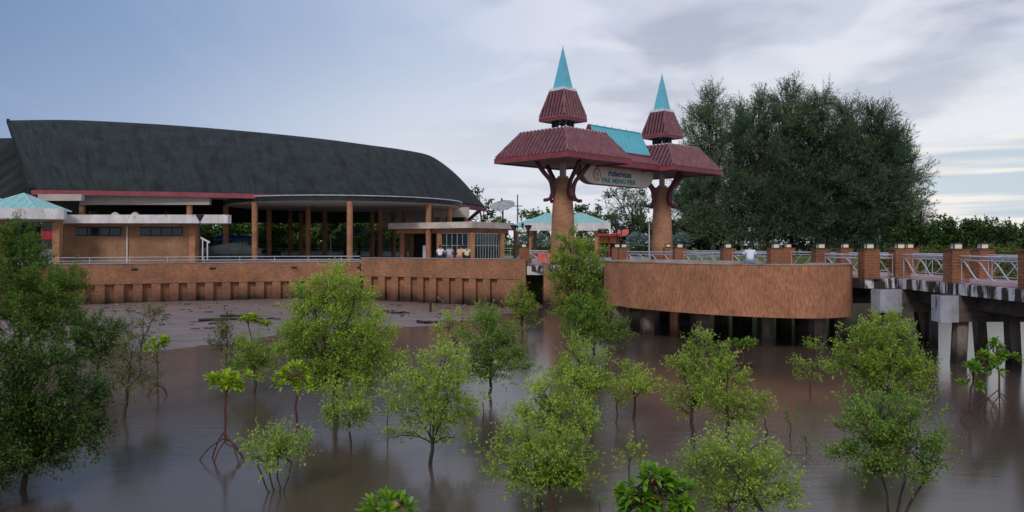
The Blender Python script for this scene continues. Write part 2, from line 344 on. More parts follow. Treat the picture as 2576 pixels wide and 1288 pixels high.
def strip_wall(mb, path, th, z0, z1, off=0.0):
    """a wall of thickness th following a plan polyline; off shifts it sideways (to the left of travel)"""
    P = [Vector((p[0], p[1], 0)) for p in path]; L, Rr = [], []
    for i in range(len(P)):
        d = (P[min(i + 1, len(P) - 1)] - P[max(i - 1, 0)]).normalized(); nrm = Vector((-d.y, d.x, 0))
        L.append(P[i] + nrm * (off + th)); Rr.append(P[i] + nrm * off)
    n = len(P)
    vs = [(p.x, p.y, z0) for p in Rr] + [(p.x, p.y, z0) for p in L] + [(p.x, p.y, z1) for p in Rr] + [(p.x, p.y, z1) for p in L]
    fs = []
    for i in range(n - 1):
        fs += [(i, i + 1, 2 * n + i + 1, 2 * n + i), (n + i + 1, n + i, 3 * n + i, 3 * n + i + 1), (2 * n + i, 2 * n + i + 1, 3 * n + i + 1, 3 * n + i), (i + 1, i, n + i, n + i + 1)]
    fs += [(0, 2 * n, 3 * n, n), (n - 1, 2 * n - 1, 4 * n - 1, 3 * n - 1)]
    mb.add(vs, fs); return mb
def along(path, step, start=0.0):
    """points and headings every step metres along a plan polyline"""
    out = []; acc = start
    for i in range(len(path) - 1):
        a, b = Vector(path[i][:2]), Vector(path[i + 1][:2]); L = (b - a).length; d = (b - a) / L
        while acc <= L: out.append((a + d * acc, math.atan2(d.y, d.x))); acc += step
        acc -= L
    return out
exec_order = []
#@@SETTING@@
# ================================================================== SETTING
def structure(o): o['kind'] = 'structure'; return o
# water
m, t, b = newmat('water'); L_ = t.links
g = t.nodes.new('ShaderNodeNewGeometry')
n1 = t.nodes.new('ShaderNodeTexNoise'); n1.inputs['Scale'].default_value = .09; n1.inputs['Detail'].default_value = 4
L_.new(g.outputs['Position'], n1.inputs['Vector'])
r1 = t.nodes.new('ShaderNodeValToRGB'); r1.color_ramp.elements[0].position = .35; r1.color_ramp.elements[1].position = .7
r1.color_ramp.elements[0].color = (.072, .050, .038, 1); r1.color_ramp.elements[1].color = (.098, .069, .053, 1)
L_.new(n1.outputs[0], r1.inputs[0]); L_.new(r1.outputs[0], b.inputs['Base Color'])
b.inputs['Roughness'].default_value = .17; b.inputs['IOR'].default_value = 1.33; b.inputs['Specular IOR Level'].default_value = .5
mp = t.nodes.new('ShaderNodeMapping'); mp.inputs['Scale'].default_value = (.55, 2.6, 1)
n2 = t.nodes.new('ShaderNodeTexNoise'); n2.inputs['Scale'].default_value = 1.6; n2.inputs['Detail'].default_value = 4; n2.inputs['Distortion'].default_value = .4
L_.new(g.outputs['Position'], mp.inputs[0]); L_.new(mp.outputs[0], n2.inputs['Vector'])
bn = t.nodes.new('ShaderNodeBump'); bn.inputs['Strength'].default_value = .07; bn.inputs['Distance'].default_value = .06
L_.new(n2.outputs[0], bn.inputs['Height']); L_.new(bn.outputs[0], b.inputs['Normal']); M['water'] = m
mb = MB(); mb.add([(-3000, -300, 0), (3000, -300, 0), (3000, 5000, 0), (-3000, 5000, 0)], [(0, 1, 2, 3)]); structure(mb.build('water', M['water'], base=(0, 0, 0)))
mb = MB(); mb.add([(-3000, -300, -2.5), (3000, -300, -2.5), (3000, 5000, -2.5), (-3000, 5000, -2.5)], [(0, 1, 2, 3)]); M['mud'] = mat('mud', (.26, .19, .17), (.145, .105, .095), scale=.8, stretch=(.5, 1.6, 1), rough=.38, spec=.5, bump=.5, spots=((.10, .075, .07), 1), spot_scale=3.2, spot_lo=.62)
structure(mb.build('sea_bed', M['mud'], base=(0, 0, -2.5)))

WALL_L = smooth_path([(-42, 46.5), (px_x(0, 52.5), 52.5), (px_x(200, 56), 56), (px_x(500, 60), 60), (px_x(740, 62.3), 62.3), (px_x(905, 62.9), 62.9)], 5)
WALL_R = smooth_path([(px_x(908, 62.4), 62.4), (px_x(1000, 61.4), 61.4), (px_x(1100, 59.8), 59.8), (px_x(1200, 58.3), 58.3), (px_x(1308, 57.1), 57.1)], 4)
RET = [(WALL_R[-1][0], WALL_R[-1][1]), (.9, 60.5), (1.2, 66)]
shore = [(1.2, 66), (8, 70.5), (14, 72), (20, 78), (27, 88), (42, 99), (80, 108), (200, 128), (1600, 320), (1600, 3500), (-1600, 3500), (-1600, 46), (-42, 46.9)]
land_poly = [(p[0], p[1] + .75) for p in WALL_L] + [(p[0], p[1] + .7) for p in WALL_R[1:-1]] + [(.3, 57.5), (.65, 60.5)] + shore[:-1] + [(-42.5, 46.9)]
mb = MB(); mb.prism(land_poly, -3, 3.0); structure(mb.build('ground', M['land'], base=(0, 100, 0)))
plaza = [(p[0], p[1] + .3) for p in WALL_L] + [(p[0], p[1] + .3) for p in WALL_R[1:-1]] + [(.25, 57.6), (.6, 61), (1.1, 66.2), (7.9, 70.7), (13.5, 72.3), (17, 80), (15, 104), (-70, 104), (-70, 47.3), (-43, 47.2)]
mb = MB(); mb.prism(plaza, 2.9, DECK); structure(mb.build('promenade', M['paving'], base=(0, 80, 0)))
# low grassy mound line behind
mb = MB()
rng = np.random.default_rng(3)
xs = np.linspace(700, 2400, 40)
top = [48 * math.exp(-((x - 1500) / 520) ** 2) + 3 * math.sin(x / 90) + 8 for x in xs]
V = [(x, 1500, 0) for x in xs] + [(x, 1650, h) for x, h in zip(xs, top)] + [(x, 2000, h * .4) for x, h in zip(xs, top)]
Fq = [(i, i + 1, 41 + i, 40 + i) for i in range(39)] + [(40 + i, 41 + i, 81 + i, 80 + i) for i in range(39)]
M['hill'] = mat('hill', (.05, .08, .09), (.035, .06, .07), scale=.01)
mb.add(V, Fq); structure(mb.build('hill', M['hill'], base=(1500, 1650, 0), smooth=True))
# mud bank
SX = [(-60, 31), (-30, 32), (-17, 33.2), (-14.6, 34.5), (-12.8, 36.6), (-11.5, 41), (-7.1, 42.6), (-4.2, 45), (-1.5, 49), (.5, 53), (4, 60)]
def shore_y(x):
    return float(np.interp(x, [a for a, _ in SX], [b_ for _, b_ in SX]))
nx, ny = 150, 110; vs = []; fs = []
X0, X1, Y0, Y1 = -58, 3.5, 26, 66
def mud_h(x, y, s_):
    zm = .30 - .22 * min(max((x + 15) / 10, 0), 1); z = zm * min((y - s_) / 12, 1) if y > s_ else .06 * (y - s_)
    return z + .028 * fbm(x, y) + .012 * fbm(x * 3.1 + 5, y * 3.7)
def fbm(x, y): return (math.sin(x * .9 + 1.3 * math.sin(y * .7)) + math.sin(y * 1.3 + 1.7 * math.sin(x * .5 + 2)) + .5 * math.sin(x * 2.7 + y * 1.9) + .35 * math.sin(x * 4.9 - y * 5.3)) / 2.85
for j in range(ny + 1):
    for i in range(nx + 1):
        x = X0 + (X1 - X0) * i / nx; y = Y0 + (Y1 - Y0) * j / ny; s_ = shore_y(x)
        z = mud_h(x, y, s_)
        if y < s_ - 2: z -= .1
        vs.append((x, y, z))
for j in range(ny):
    for i in range(nx): k = j * (nx + 1) + i; fs.append((k, k + 1, k + nx + 2, k + nx + 1))
mb = MB(); mb.add(vs, fs); structure(mb.build('mud_bank', M['mud'], base=(0, 50, 0), smooth=True))
def mud_z(x, y):
    return max(mud_h(x, y, shore_y(x)), 0)
rnd = random.Random(4)
M['dead_wood'] = mat('dead_wood', (.06, .045, .04), (.03, .022, .02), scale=5)
for k, (a, b_, lab) in enumerate([((px_x(500, 44), 44), (px_x(690, 46), 46), 'long dark fallen branch lying across the mud left of the tall mangrove'),
                                 ((px_x(550, 46.5), 46.5), (px_x(640, 47.5), 47.5), 'short dark driftwood stick on the mud near the wall'),
                                 ((px_x(960, 52), 52), (px_x(1030, 51), 51), 'dark driftwood stick on the mud below the right wall section'),
                                 ((px_x(1050, 46), 46), (px_x(1110, 45.5), 45.5), 'dark plank half buried at the water edge below the right wall')]):
    P = []
    for i in range(9):
        t_ = i / 8; x = a[0] + (b_[0] - a[0]) * t_; y = a[1] + (b_[1] - a[1]) * t_ + .25 * math.sin(6 * t_ + k)
        P.append((x, y, mud_z(x, y) + .07))
    mb = MB(); mb.tube(P, [.09 - .05 * i / 8 for i in range(9)], 6)
    for q in (2, 5): mb.tube([P[q], (P[q][0] + .5, P[q][1] - .5, P[q][2] + .12)], [.05, .02], 5)
    tag(mb.build('driftwood', M['dead_wood']), lab, 'driftwood', 'driftwood on the mud')
mb = MB(); mb.tube([(px_x(1083, 53), 53, -.2), (px_x(1083, 53), 53, .75)], [.10, .08], 7); tag(mb.build('wooden_stake', M['dead_wood']), 'short dark stump sticking up from the mud below the right wall', 'stake')
M['litter'] = mat('litter', (.34, .29, .27), (.08, .06, .055), scale=2.5, lo=.55, hi=.62)
mb = MB()
for k in range(120):
    x = rnd.uniform(-30, -1); y = shore_y(x) + rnd.random() ** .5 * (58.5 - shore_y(x)); a = rnd.uniform(0, 3); z = mud_z(x, y)
    l, w = rnd.uniform(.1, .6), rnd.uniform(.03, .08)
    mb.rbox((x, y), (l, w), a, z - .03, z + rnd.uniform(.03, .08))
tag(mb.build('litter', M['litter']), 'scattered twigs and litter washed up on the mud', 'litter', kind='stuff')

# ================================================================== SEA WALLS
def sea_wall(path, top, band_bot, label, step, skip_ends=.6, cap=True, drains=()):
    root = thing('sea_wall', (path[len(path) // 2][0], path[len(path) // 2][1], 0), label, 'wall', 'brick sea walls along the promenade')
    mb = MB(); strip_wall(mb, path, .42, band_bot, top); mb.build('parapet_band', M['brick'], root)
    mb = MB(); strip_wall(mb, path, .3, -1, band_bot + .01, .34); mb.build('lower_wall', M['brick'], root)
    mb = MB(); strip_wall(mb, path, .50, top, top + .05, -.04); mb.build('coping', M['paving'], root)
    for p, a in along(path, step, skip_ends):
        mb = MB(); nx_, ny_ = -math.sin(a), math.cos(a)
        mb.rbox((p.x + nx_ * .20, p.y + ny_ * .20), (step * .5, .32), a, -1, band_bot - .012); mb.build('pilaster', M['brick'], root)
    for d in drains:
        q = min(path, key=lambda p: abs(p[0] / p[1] * F + CX - d)); i = path.index(q); q2 = path[min(i + 1, len(path) - 1)] if i + 1 < len(path) else path[i - 1]
        a = math.atan2(q2[1] - q[1], q2[0] - q[0]); z = (top + band_bot) / 2 + .3
        mb = MB(); mb.rbox((q[0], q[1]), (.42, .03), a, z - .08, z + .08); mb.build('drain_hole', M['black'], root)
    return root
def densify(p, n):
    out = []
    for i in range(len(p) - 1):
        for k in range(n): t_ = k / n; out.append((p[i][0] * (1 - t_) + p[i + 1][0] * t_, p[i][1] * (1 - t_) + p[i + 1][1] * t_))
    out.append(tuple(p[-1][:2])); return out
sea_wall(densify(WALL_L, 3), 3.14, 1.68, 'long curved brick sea wall with pilasters under the railing, left section', 1.22, drains=(330, 540, 745, 905))
wr = sea_wall(densify(WALL_R, 2), 3.47, 2.05, 'higher brick sea wall with pilasters beside the gate, the part people sit on', 1.14)
mb = MB(); strip_wall(mb, RET, .42, -1, 3.47, -.42); mb.build('return_wall', M['brick'], wr)
mb = MB(); mb.box(-.75, .62, 56.75, 57.0, -1, 2.03); mb.build('corner_buttress', M['brick'], wr)
# promenade railing
root = thing('railing', (WALL_L[12][0], WALL_L[12][1] + .2, 3.19), 'white two-bar metal railing along the top of the left sea wall', 'railing')
rp = [(p[0] + .0, p[1] + .22) for p in WALL_L]
for name, z, r in (('top_rail', 3.60, .030), ('lower_rail', 3.36, .026)):
    mb = MB(); mb.tube([(x, y, z) for x, y in rp], r, 6); mb.build(name, M['rail_white'], root)
for p, a in along(rp, 2.55, .4):
    mb = MB(); mb.tube([(p.x, p.y, 3.18), (p.x, p.y, 3.6)], .022, 6); mb.build('post', M['rail_white'], root)

# ================================================================== GATE
A1 = Vector((3.69, 58.0, 0)); A2 = Vector((12.6, 67.2, 0))
Z_COL = {}
gate = thing('pier_gate', ((A1.x + A2.x) / 2, (A1.y + A2.y) / 2, DECK), 'tall double tower pier gateway with maroon tiled roofs, brick columns and turquoise spires', 'gateway')
def frustum_roof(c, L, T, z0, z1, m, gap, ribstep, rw, rh, ang=R(45)):
    mb = MB(); P = []
    for z, s_ in ((z0, L), (z1, T)):
        for k in range(4):
            a = ang + R(45) + k * R(90); P.append((c.x + s_ * math.sqrt(2) * math.cos(a), c.y + s_ * math.sqrt(2) * math.sin(a), z))
    mb.hexa(P)
    rb = MB()
    for k in range(4):
        n_ = Vector((math.cos(ang + k * R(90)), math.sin(ang + k * R(90)), 0)); u_ = Vector((-n_.y, n_.x, 0))
        slope = Vector((n_.x * (T - L), n_.y * (T - L), z1 - z0)); up = slope.cross(u_).normalized()
        if up.dot(n_) < 0: up = -up
        N = int(2 * L / ribstep); 
        for i in range(N):
            u = -L + (i + .5) * 2 * L / N; v = min(1, (L - abs(u)) / (L - T) if L > T else 1)
            if v < .05: continue
            a0 = c + n_ * (L + .05) + u_ * u + Vector((0, 0, z0 - .05 * (z1 - z0) / (L - T))); b0 = c + n_ * (L + (T - L) * v) + u_ * u + Vector((0, 0, z0 + (z1 - z0) * v))
            vs = []
            for q in (a0, b0):
                vs += [q - u_ * rw, q - u_ * rw * .5 + up * rh, q + u_ * rw * .5 + up * rh, q + u_ * rw]
            rb.add(vs, [(0, 1, 5, 4), (1, 2, 6, 5), (2, 3, 7, 6), (0, 3, 2, 1), (4, 5, 6, 7)])
            # course steps on each row of tiles
    for i in range(4):
        a, b_ = Vector(P[i]), Vector(P[4 + i]); rb.tube([a + Vector((0, 0, .03)), b_ + Vector((0, 0, .03))], rw * 1.1, 6)
    return mb, rb
def tower(A, s=1.0):
    c = Vector((A.x, A.y, 0))
    mb = MB(); mb.lathe(c, [(.92, DECK - .1), (.88, 4.6), (.80, 6.6), (.69, 8.2), (.60, 9.32)], 28); col_ = mb.build('column', M['brick_tower'], gate, smooth=True)
    mb = MB(); mb.lathe(c, [(.40, 9.30), (.40, 9.45), (.30, 9.50), (.24, 9.52), (.24, 10.6)], 16); mb.build('column_neck', M['cream'], gate)
    # lower roof
    mb, rb = frustum_roof(c, 3.45, 2.12, 10.76, 12.60, M['tile'], 1, .36, .085, .13)
    lr = mb.build('lower_roof', M['tile_shadow'], gate); rb.build('tile_rows', M['tile'], lr)
    mb = MB(); ring_fascia(mb, c, 3.47, 10.36, 10.74, .12); mb.build('fascia', M['maroon'], lr)
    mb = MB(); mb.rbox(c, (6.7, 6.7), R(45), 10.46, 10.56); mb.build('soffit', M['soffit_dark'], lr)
    mb = MB(); mb.rbox(c, (4.3, 4.3), R(45), 12.6, 12.68); mb.build('roof_deck', M['white'], lr)
    # upper roof
    mb, rb = frustum_roof(c, 1.20, .66, 13.72, 15.60, M['tile'], 1, .29, .07, .10)
    ur = mb.build('upper_roof', M['tile_shadow'], gate); rb.build('tile_rows', M['tile'], ur)
    mb = MB(); ring_fascia(mb, c, 1.19, 13.40, 13.70, .10); mb.build('fascia', M['maroon'], ur)
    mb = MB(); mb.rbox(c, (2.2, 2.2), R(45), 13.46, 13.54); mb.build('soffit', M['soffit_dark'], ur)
    for a in (45, 135, 225, 315):
        p = c + Vector((math.cos(R(a)) , math.sin(R(a)), 0)) * .62
        mb = MB(); mb.rbox((p.x, p.y), (.17, .17), R(45), 12.68, 13.46); mb.build('post', M['black'], gate)
    for a in (0, 90, 180, 270):
        p = c + Vector((math.cos(R(a)), math.sin(R(a)), 0)) * .70
        mb = MB(); mb.rbox((p.x, p.y), (.17, .17), R(45), 12.68, 13.46); mb.build('post', M['black'], gate)
    mb = MB(); mb.rbox(c, (1.38, 1.38), R(45), 15.60, 15.80); mb.build('collar', M['white'], gate)
    # spire
    r0 = .70; mb = MB(); P = [(c.x + r0 * math.cos(R(90 * k)), c.y + r0 * math.sin(R(90 * k)), 15.80) for k in range(4)] + [(c.x, c.y, 18.86)]
    mb.add(P, [(3, 2, 1, 0), (0, 1, 4), (1, 2, 4), (2, 3, 4), (3, 0, 4)]); sp = mb.build('spire', M['teal'], gate)
    mb = MB()
    for k in range(4): mb.tube([P[k], P[4]], [.03, .012], 5)
    mb.tube([(c.x, c.y, 18.8), (c.x, c.y, 19.0)], [.03, .01], 5); mb.build('seam', M['teal'], sp)
    # brackets
    for a in (28, 118, 208, 298):
        d = Vector((math.cos(R(a)), math.sin(R(a)), 0)); prof = smooth_path([(2.25, 10.45), (1.62, 9.72), (1.05, 9.10), (.86, 8.40), (.90, 8.1), (1.04, 7.86), (1.34, 7.70)], 5)
        wd = smooth_path([(.14, 0), (.14, 0), (.12, 0), (.14, 0), (.14, 0), (.12, 0), (.09, 0)], 5)
        mb = MB(); side = Vector((-d.y, d.x, 0)); vs = []
        for i, (r_, z) in enumerate(prof):
            q = np.array(prof[min(i + 1, len(prof) - 1)]) - np.array(prof[max(i - 1, 0)]); q = q / np.linalg.norm(q); nr, nz = -q[1], q[0]; w = wd[i][0]
            for sgn, sd in ((-1, -1), (-1, 1), (1, 1), (1, -1)):
                vs.append(c + d * (r_ + sgn * nr * w) + side * sd * .10 + Vector((0, 0, z + sgn * nz * w)))
        m_ = len(prof); fs = [(i * 4 + k, i * 4 + (k + 1) % 4, i * 4 + 4 + (k + 1) % 4, i * 4 + 4 + k) for i in range(m_ - 1) for k in range(4)] + [(3, 2, 1, 0), (m_ * 4 - 4, m_ * 4 - 3, m_ * 4 - 2, m_ * 4 - 1)]
        mb.add(vs, fs); mb.build('bracket', M['maroon_dark'], gate)
        e = c + d * 1.44 + Vector((0, 0, 7.72)); 
        mb = MB(); mb.tube([e - side * .16, e + side * .16], .13, 10); mb.tube([c + d * .95 + Vector((0, 0, 7.85)), e], [.12, .10], 6); mb.build('scroll_foot', M['maroon_dark'], gate)
    return
def ring_fascia(mb, c, L, z0, z1, th):
    for k in range(4):
        a = R(45) + k * R(90); n_ = Vector((math.cos(a), math.sin(a), 0)); u_ = Vector((-n_.y, n_.x, 0))
        o, i = L + th / 2, L - th / 2
        P = [c + n_ * o + u_ * o, c + n_ * o - u_ * o, c + n_ * i - u_ * i, c + n_ * i + u_ * i]
        mb.prism([(p.x, p.y) for p in P], z0, z1)
tower(A1); tower(A2)
ax = (A2 - A1).normalized(); pr = Vector((ax.y, -ax.x, 0))    # axis, and towards the camera's right
def gp(t_, s_, z): q = A1 + ax * t_ + pr * s_; return Vector((q.x, q.y, z))
GL = (A2 - A1).length
# link: teal gable on top of low maroon slopes
t0, t1 = 3.0, GL - 3.2
mb = MB(); mb.add([gp(t0, -.98, 11.66), gp(t1, -.98, 11.66), gp(t1, 0, 13.52), gp(t0, 0, 13.52), gp(t1, .98, 11.66), gp(t0, .98, 11.66)], [(0, 3, 2, 1), (5, 4, 2, 3), (0, 5, 3), (1, 2, 4), (0, 1, 4, 5)])
lk = mb.build('ridge_roof', M['teal'], gate)
mb = MB()
for sgn in (-1, 1):
    for k in range(15):
        t_ = t0 + (t1 - t0) * k / 14
        mb.bar(gp(t_, sgn * 1.0, 11.66), gp(t_, sgn * .02, 13.56), .04, .05)
mb.bar(gp(t0 - .05, 0, 13.56), gp(t1 + .05, 0, 13.56), .10, .07)
for k in range(6): mb.tube([gp(t0 + 1 + k * .95, 0, 13.56), gp(t0 + 1 + k * .95, 0, 13.72)], .03, 5)
mb.build('seam', M['teal'], lk)
mb = MB()
for sgn in (-1, 1): mb.bar(gp(t0 + .2, sgn * .99, 11.46), gp(t1, sgn * .99, 11.46), .10, .38)
mb.bar(gp(t0, -.9, 11.66), gp(t0, 0, 13.50), .1, .2); mb.bar(gp(t0, .9, 11.66), gp(t0, 0, 13.50), .1, .2)
mb.build('fascia', M['maroon'], lk)
e0, e1 = 3.2, GL - 3.3
mb = MB(); mb.add([gp(e0, -2.1, 10.76), gp(e1, -2.1, 10.76), gp(e1, -.9, 11.45), gp(e0, -.9, 11.45), gp(e1, .9, 11.45), gp(e0, .9, 11.45), gp(e1, 2.1, 10.76), gp(e0, 2.1, 10.76)], [(0, 3, 2, 1), (3, 5, 4, 2), (5, 7, 6, 4), (0, 1, 6, 7), (0, 7, 5, 3), (1, 2, 4, 6)])
lw = mb.build('link_roof', M['tile_shadow'], gate)
mb = MB()
for sgn in (-1, 1):
    for k in range(21):
        t_ = e0 + (e1 - e0) * (k + .5) / 21; mb.bar(gp(t_, sgn * 2.14, 10.78), gp(t_, sgn * .92, 11.48), .2, .09)
mb.build('tile_rows', M['tile'], lw)
mb = MB()
for sgn in (-1, 1): mb.bar(gp(e0, sgn * 2.12, 10.55), gp(e1, sgn * 2.12, 10.55), .12, .38)
mb.build('fascia', M['maroon'], lw)
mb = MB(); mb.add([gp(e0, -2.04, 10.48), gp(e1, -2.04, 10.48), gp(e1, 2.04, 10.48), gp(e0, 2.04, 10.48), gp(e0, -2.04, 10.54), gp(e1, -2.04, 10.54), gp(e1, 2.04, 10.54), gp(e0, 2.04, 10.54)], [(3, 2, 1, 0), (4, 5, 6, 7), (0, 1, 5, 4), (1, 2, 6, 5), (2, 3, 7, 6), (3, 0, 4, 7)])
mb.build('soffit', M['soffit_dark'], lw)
# pedestals under the towers
mb = MB(); mb.rbox((A1.x - .1, A1.y), (2.7, 3.1), R(0), -1, DECK + .06); mb.build('pedestal', M['brick'], gate)
mb = MB(); mb.rbox((A2.x, A2.y), (2.9, 2.9), R(0), -1, DECK + .06); mb.build('pedestal', M['brick'], gate)
# sign board
sc_ = gp(GL / 2, 0, 0); sign = thing('sign_board', (sc_.x, sc_.y, 9.05), 'long cream sign board with rounded lower corners hanging between the two gate towers', 'sign')
def sign_outline(h0, w0, inset=0):
    half = w0 / 2 - inset; z0, z1 = 9.07 + inset, 10.46
    P = [(-half + .0, z1), (-half, z0 + 1.0)]
    for k in range(1, 9): a = R(180 + 90 * k / 8); P.append((-half + 1.5 + 1.5 * math.cos(a), z0 + 1.0 + 1.0 * math.sin(a)))
    for k in range(0, 9): a = R(270 + 90 * k / 8); P.append((half - 1.5 + 1.5 * math.cos(a), z0 + 1.0 + 1.0 * math.sin(a)))
    P.append((half, z1)); return P
def sign_slab(s0, s1, inset, name, m_):
    P = sign_outline(0, 9.3, inset); n = len(P); mb = MB()
    mb.add([gp(GL / 2 + x, s0, z) for x, z in P] + [gp(GL / 2 + x, s1, z) for x, z in P], [tuple(range(n)), tuple(range(2 * n - 1, n - 1, -1))] + [(i, n + i, n + (i + 1) % n, (i + 1) % n) for i in range(n)])
    return mb.build(name, m_, sign)
sign_slab(-.26, .26, 0.0, 'frame', M['sign_edge'])
face = sign_slab(.262, .34, .05, 'front_panel', M['sign_board']); sign_slab(-.34, -.262, .05, 'back_panel', M['sign_board'])
def text_mesh(name, body, size, m_, tpos, z, width, parent, s_=.345):
    cu = bpy.data.curves.new(name, 'FONT'); cu.body = body; cu.size = size; cu.extrude = .012; cu.offset = .035 * size; cu.align_x = 'CENTER'; cu.align_y = 'BOTTOM_BASELINE'
    o = bpy.data.objects.new('tmp_text', cu); C.objects.link(o); bpy.context.view_layer.update()
    dg = bpy.context.evaluated_depsgraph_get(); me = bpy.data.meshes.new_from_object(o.evaluated_get(dg)); bpy.data.objects.remove(o)
    xs_ = [v.co.x for v in me.vertices]; w = max(xs_) - min(xs_); k = width / w; cx_ = (max(xs_) + min(xs_)) / 2
    wo = worigin(parent)
    for v in me.vertices:
        q = gp(tpos + (v.co.x - cx_) * k, s_ + v.co.z, z + v.co.y); v.co = q - wo
    me.name = name; me.materials.clear(); me.materials.append(m_); o = bpy.data.objects.new(name, me); C.objects.link(o); o.parent = parent; return o
def tpx(x, s_=.34):   # axis position seen at photo column x
    k = (x - CX) / F; return ((k * (A1.y + pr.y * s_)) - (A1.x + pr.x * s_)) / (ax.x - k * ax.y)
ta, tb = tpx(1530), tpx(1588)
text_mesh('thai_lettering', '\u0e17\u0e48\u0e32\u0e40\u0e23\u0e37\u0e2d\u0e1b\u0e32\u0e01\u0e40\u0e21\u0e07', .52, M['sign_blue'], (ta + tb) / 2, 9.80, tb - ta, sign)
ta, tb = tpx(1514), tpx(1600)
text_mesh('latin_lettering', 'PAK MENG PIER', .50, M['sign_teal'], (ta + tb) / 2, 9.27, tb - ta, sign)
te = tpx(1502); mb = MB()
def disc(mb, t_, z, rt, rz, s0, s1, n=20, a0=0, a1=360):
    P = [(t_ + rt * math.cos(R(a0 + (a1 - a0) * k / n)), z + rz * math.sin(R(a0 + (a1 - a0) * k / n))) for k in range(n)]
    mb.add([gp(x, s0, zz) for x, zz in P] + [gp(x, s1, zz) for x, zz in P], [tuple(range(n)), tuple(range(2 * n - 1, n - 1, -1))] + [(i, n + i, n + (i + 1) % n, (i + 1) % n) for i in range(n)])
disc(mb, te, 9.82, .46, .50, .341, .352); em = mb.build('emblem', M['sign_brown'], sign)
mb = MB(); disc(mb, te, 9.80, .36, .42, .353, .362); mb.build('emblem_field', M['sign_board'], em)
mb = MB(); disc(mb, te + .02, 9.88, .17, .22, .363, .372); disc(mb, te + .02, 9.56, .12, .18, .363, .3725); mb.build('emblem_figure', M['sign_skin'], em)

# ================================================================== PIER
NEAR = [(px_x(1318, 58), 58), (2.2, 56.9), (5.2, 56.2), (7.2, 51.6), (9.8, 46.8), (11.7, 43.4), (13.3, 40.4), (14.65, 38.0), (15.5, 34.9), (17.05, 35.2), (17.1, 30.8), (17.1, 26.2), (17.1, 21)]
FAR = [(20.3, 21), (20.2, 27.6), (19.95, 33.9), (19.85, 40), (18.3, 44), (16.9, 49), (14.6, 55.5), (12.4, 62.5), (12.0, 71.2), (1.1, 65.8), (.8, 62)]
pier = thing('pier', (13, 45, 0), 'concrete pier on piles running from the gate to the right edge, slab edge stained', 'pier')
poly = NEAR[:] + FAR
def inset(poly, d):
    out = []; n = len(poly); A = sum(poly[i][0] * poly[(i + 1) % n][1] - poly[(i + 1) % n][0] * poly[i][1] for i in range(n)); sg = 1 if A > 0 else -1
    for i in range(n):
        a, b_, c_ = Vector(poly[i - 1]), Vector(poly[i]), Vector(poly[(i + 1) % n])
        d1, d2 = (b_ - a).normalized(), (c_ - b_).normalized(); n1_, n2_ = Vector((-d1.y, d1.x)) * sg, Vector((-d2.y, d2.x)) * sg
        bb = (n1_ + n2_); bb = bb / max(bb.length_squared / 2, .3); out.append(tuple(b_ + bb * d))
    return out
poly = inset(poly, -.36)
mb = MB(); mb.prism(poly, 2.62, DECK - .01); mb.build('deck_slab', M['edge_stained'], pier)
mb = MB(); mb.prism(inset(poly, .12), DECK - .01, DECK + .03); mb.build('paving', M['deck_pink'], pier)
mb = MB(); mb.rbox((2.0, 57.1), (1.85, .25), R(-12), 2.36, 2.98); mb.build('white_end_beam', M['white_stained'], pier)
def girder(a, b_, z0, z1, w, m_, nm='girder'):
    mb = MB(); a, b_ = Vector(a), Vector(b_); d = b_ - a; mb.rbox(((a.x + b_.x) / 2, (a.y + b_.y) / 2), (d.length, w), math.atan2(d.y, d.x), z0, z1); return mb.build(nm, m_, pier)
for a, b_ in (((17.6, 34.6), (17.6, 21)), ((19.4, 40), (19.6, 21)), ((14.6, 37.3), (8.0, 49.5)), ((17.6, 43.5), (13.0, 61))): girder(a, b_, 2.05, 2.615, .4, M['beam'])
# bents: cap beam and piles
def bent(c0, c1, piles, white=True, z0=1.62, pw=.5):
    girder(c0, c1, z0, 2.613, .62, M['beam'], 'pile_cap')
    c0, c1 = Vector(c0), Vector(c1); d = (c1 - c0).normalized()
    if white:
        q = c0 - d * .05; mb = MB(); mb.rbox((q.x, q.y), (.10, .66), math.atan2(d.y, d.x), z0 - .01, 2.60); mb.build('painted_cap_end', M['white_patch'], pier); mb = MB(); f_ = Vector((d.y, -d.x)); q2 = c0 + d * (pw / 2 - .05) + f_ * .33; mb.rbox((q2.x, q2.y), (pw, .045), math.atan2(d.y, d.x), z0 - .012, 2.605); mb.build('painted_patch', M['white_patch'], pier)
    for t_, lean, yoff in piles:
        p = c0 + d * t_; top_ = Vector((p.x, p.y + yoff, z0 + .02)); bot = Vector((p.x + d.x * lean, p.y + yoff + d.y * lean - abs(lean) * .0, -2))
        h = .31; P = []
        for q in (bot, top_):
            for sx, sy in ((-1, -1), (1, -1), (1, 1), (-1, 1)): P.append((q.x + sx * h, q.y + sy * h, q.z))
        mb = MB(); mb.hexa(P); mb.build('pile', M['pile'], pier)
bent((16.1, 30.2), (20.9, 30.2), [], pw=.62)
bent((15.68, 34.3), (19.9, 35.0), [], pw=.95)
bent((16.9, 25.6), (20.9, 25.6), [(.45, -.5, 0), (2.0, .3, .3), (3.5, .5, 0)])
for xt, xb, Zp, w in ((2420, 2412, 30.2, .42), (2466, 2478, 31.2, .34), (2549, 2556, 30.3, .40), (2614, 2632, 31.0, .4), (2236, 2234, 34.6, .45), (2312, 2334, 36.6, .30), (2346, 2346, 34.9, .40)):
    P = []
    for pxx, z in ((xb + (xb - xt) * .25, -1.2), (xt, 1.64)):
        x = px_x(pxx, Zp)
        for sx, sy in ((-1, -1), (1, -1), (1, 1), (-1, 1)): P.append((x + sx * w / 2, Zp + .1 + sy * .20, z))
    mb = MB(); mb.hexa(P); mb.build('pile', M['pile'], pier)
bent((16.0, 39.5), (20.2, 40.3), [(.1, 0, 0)], False)
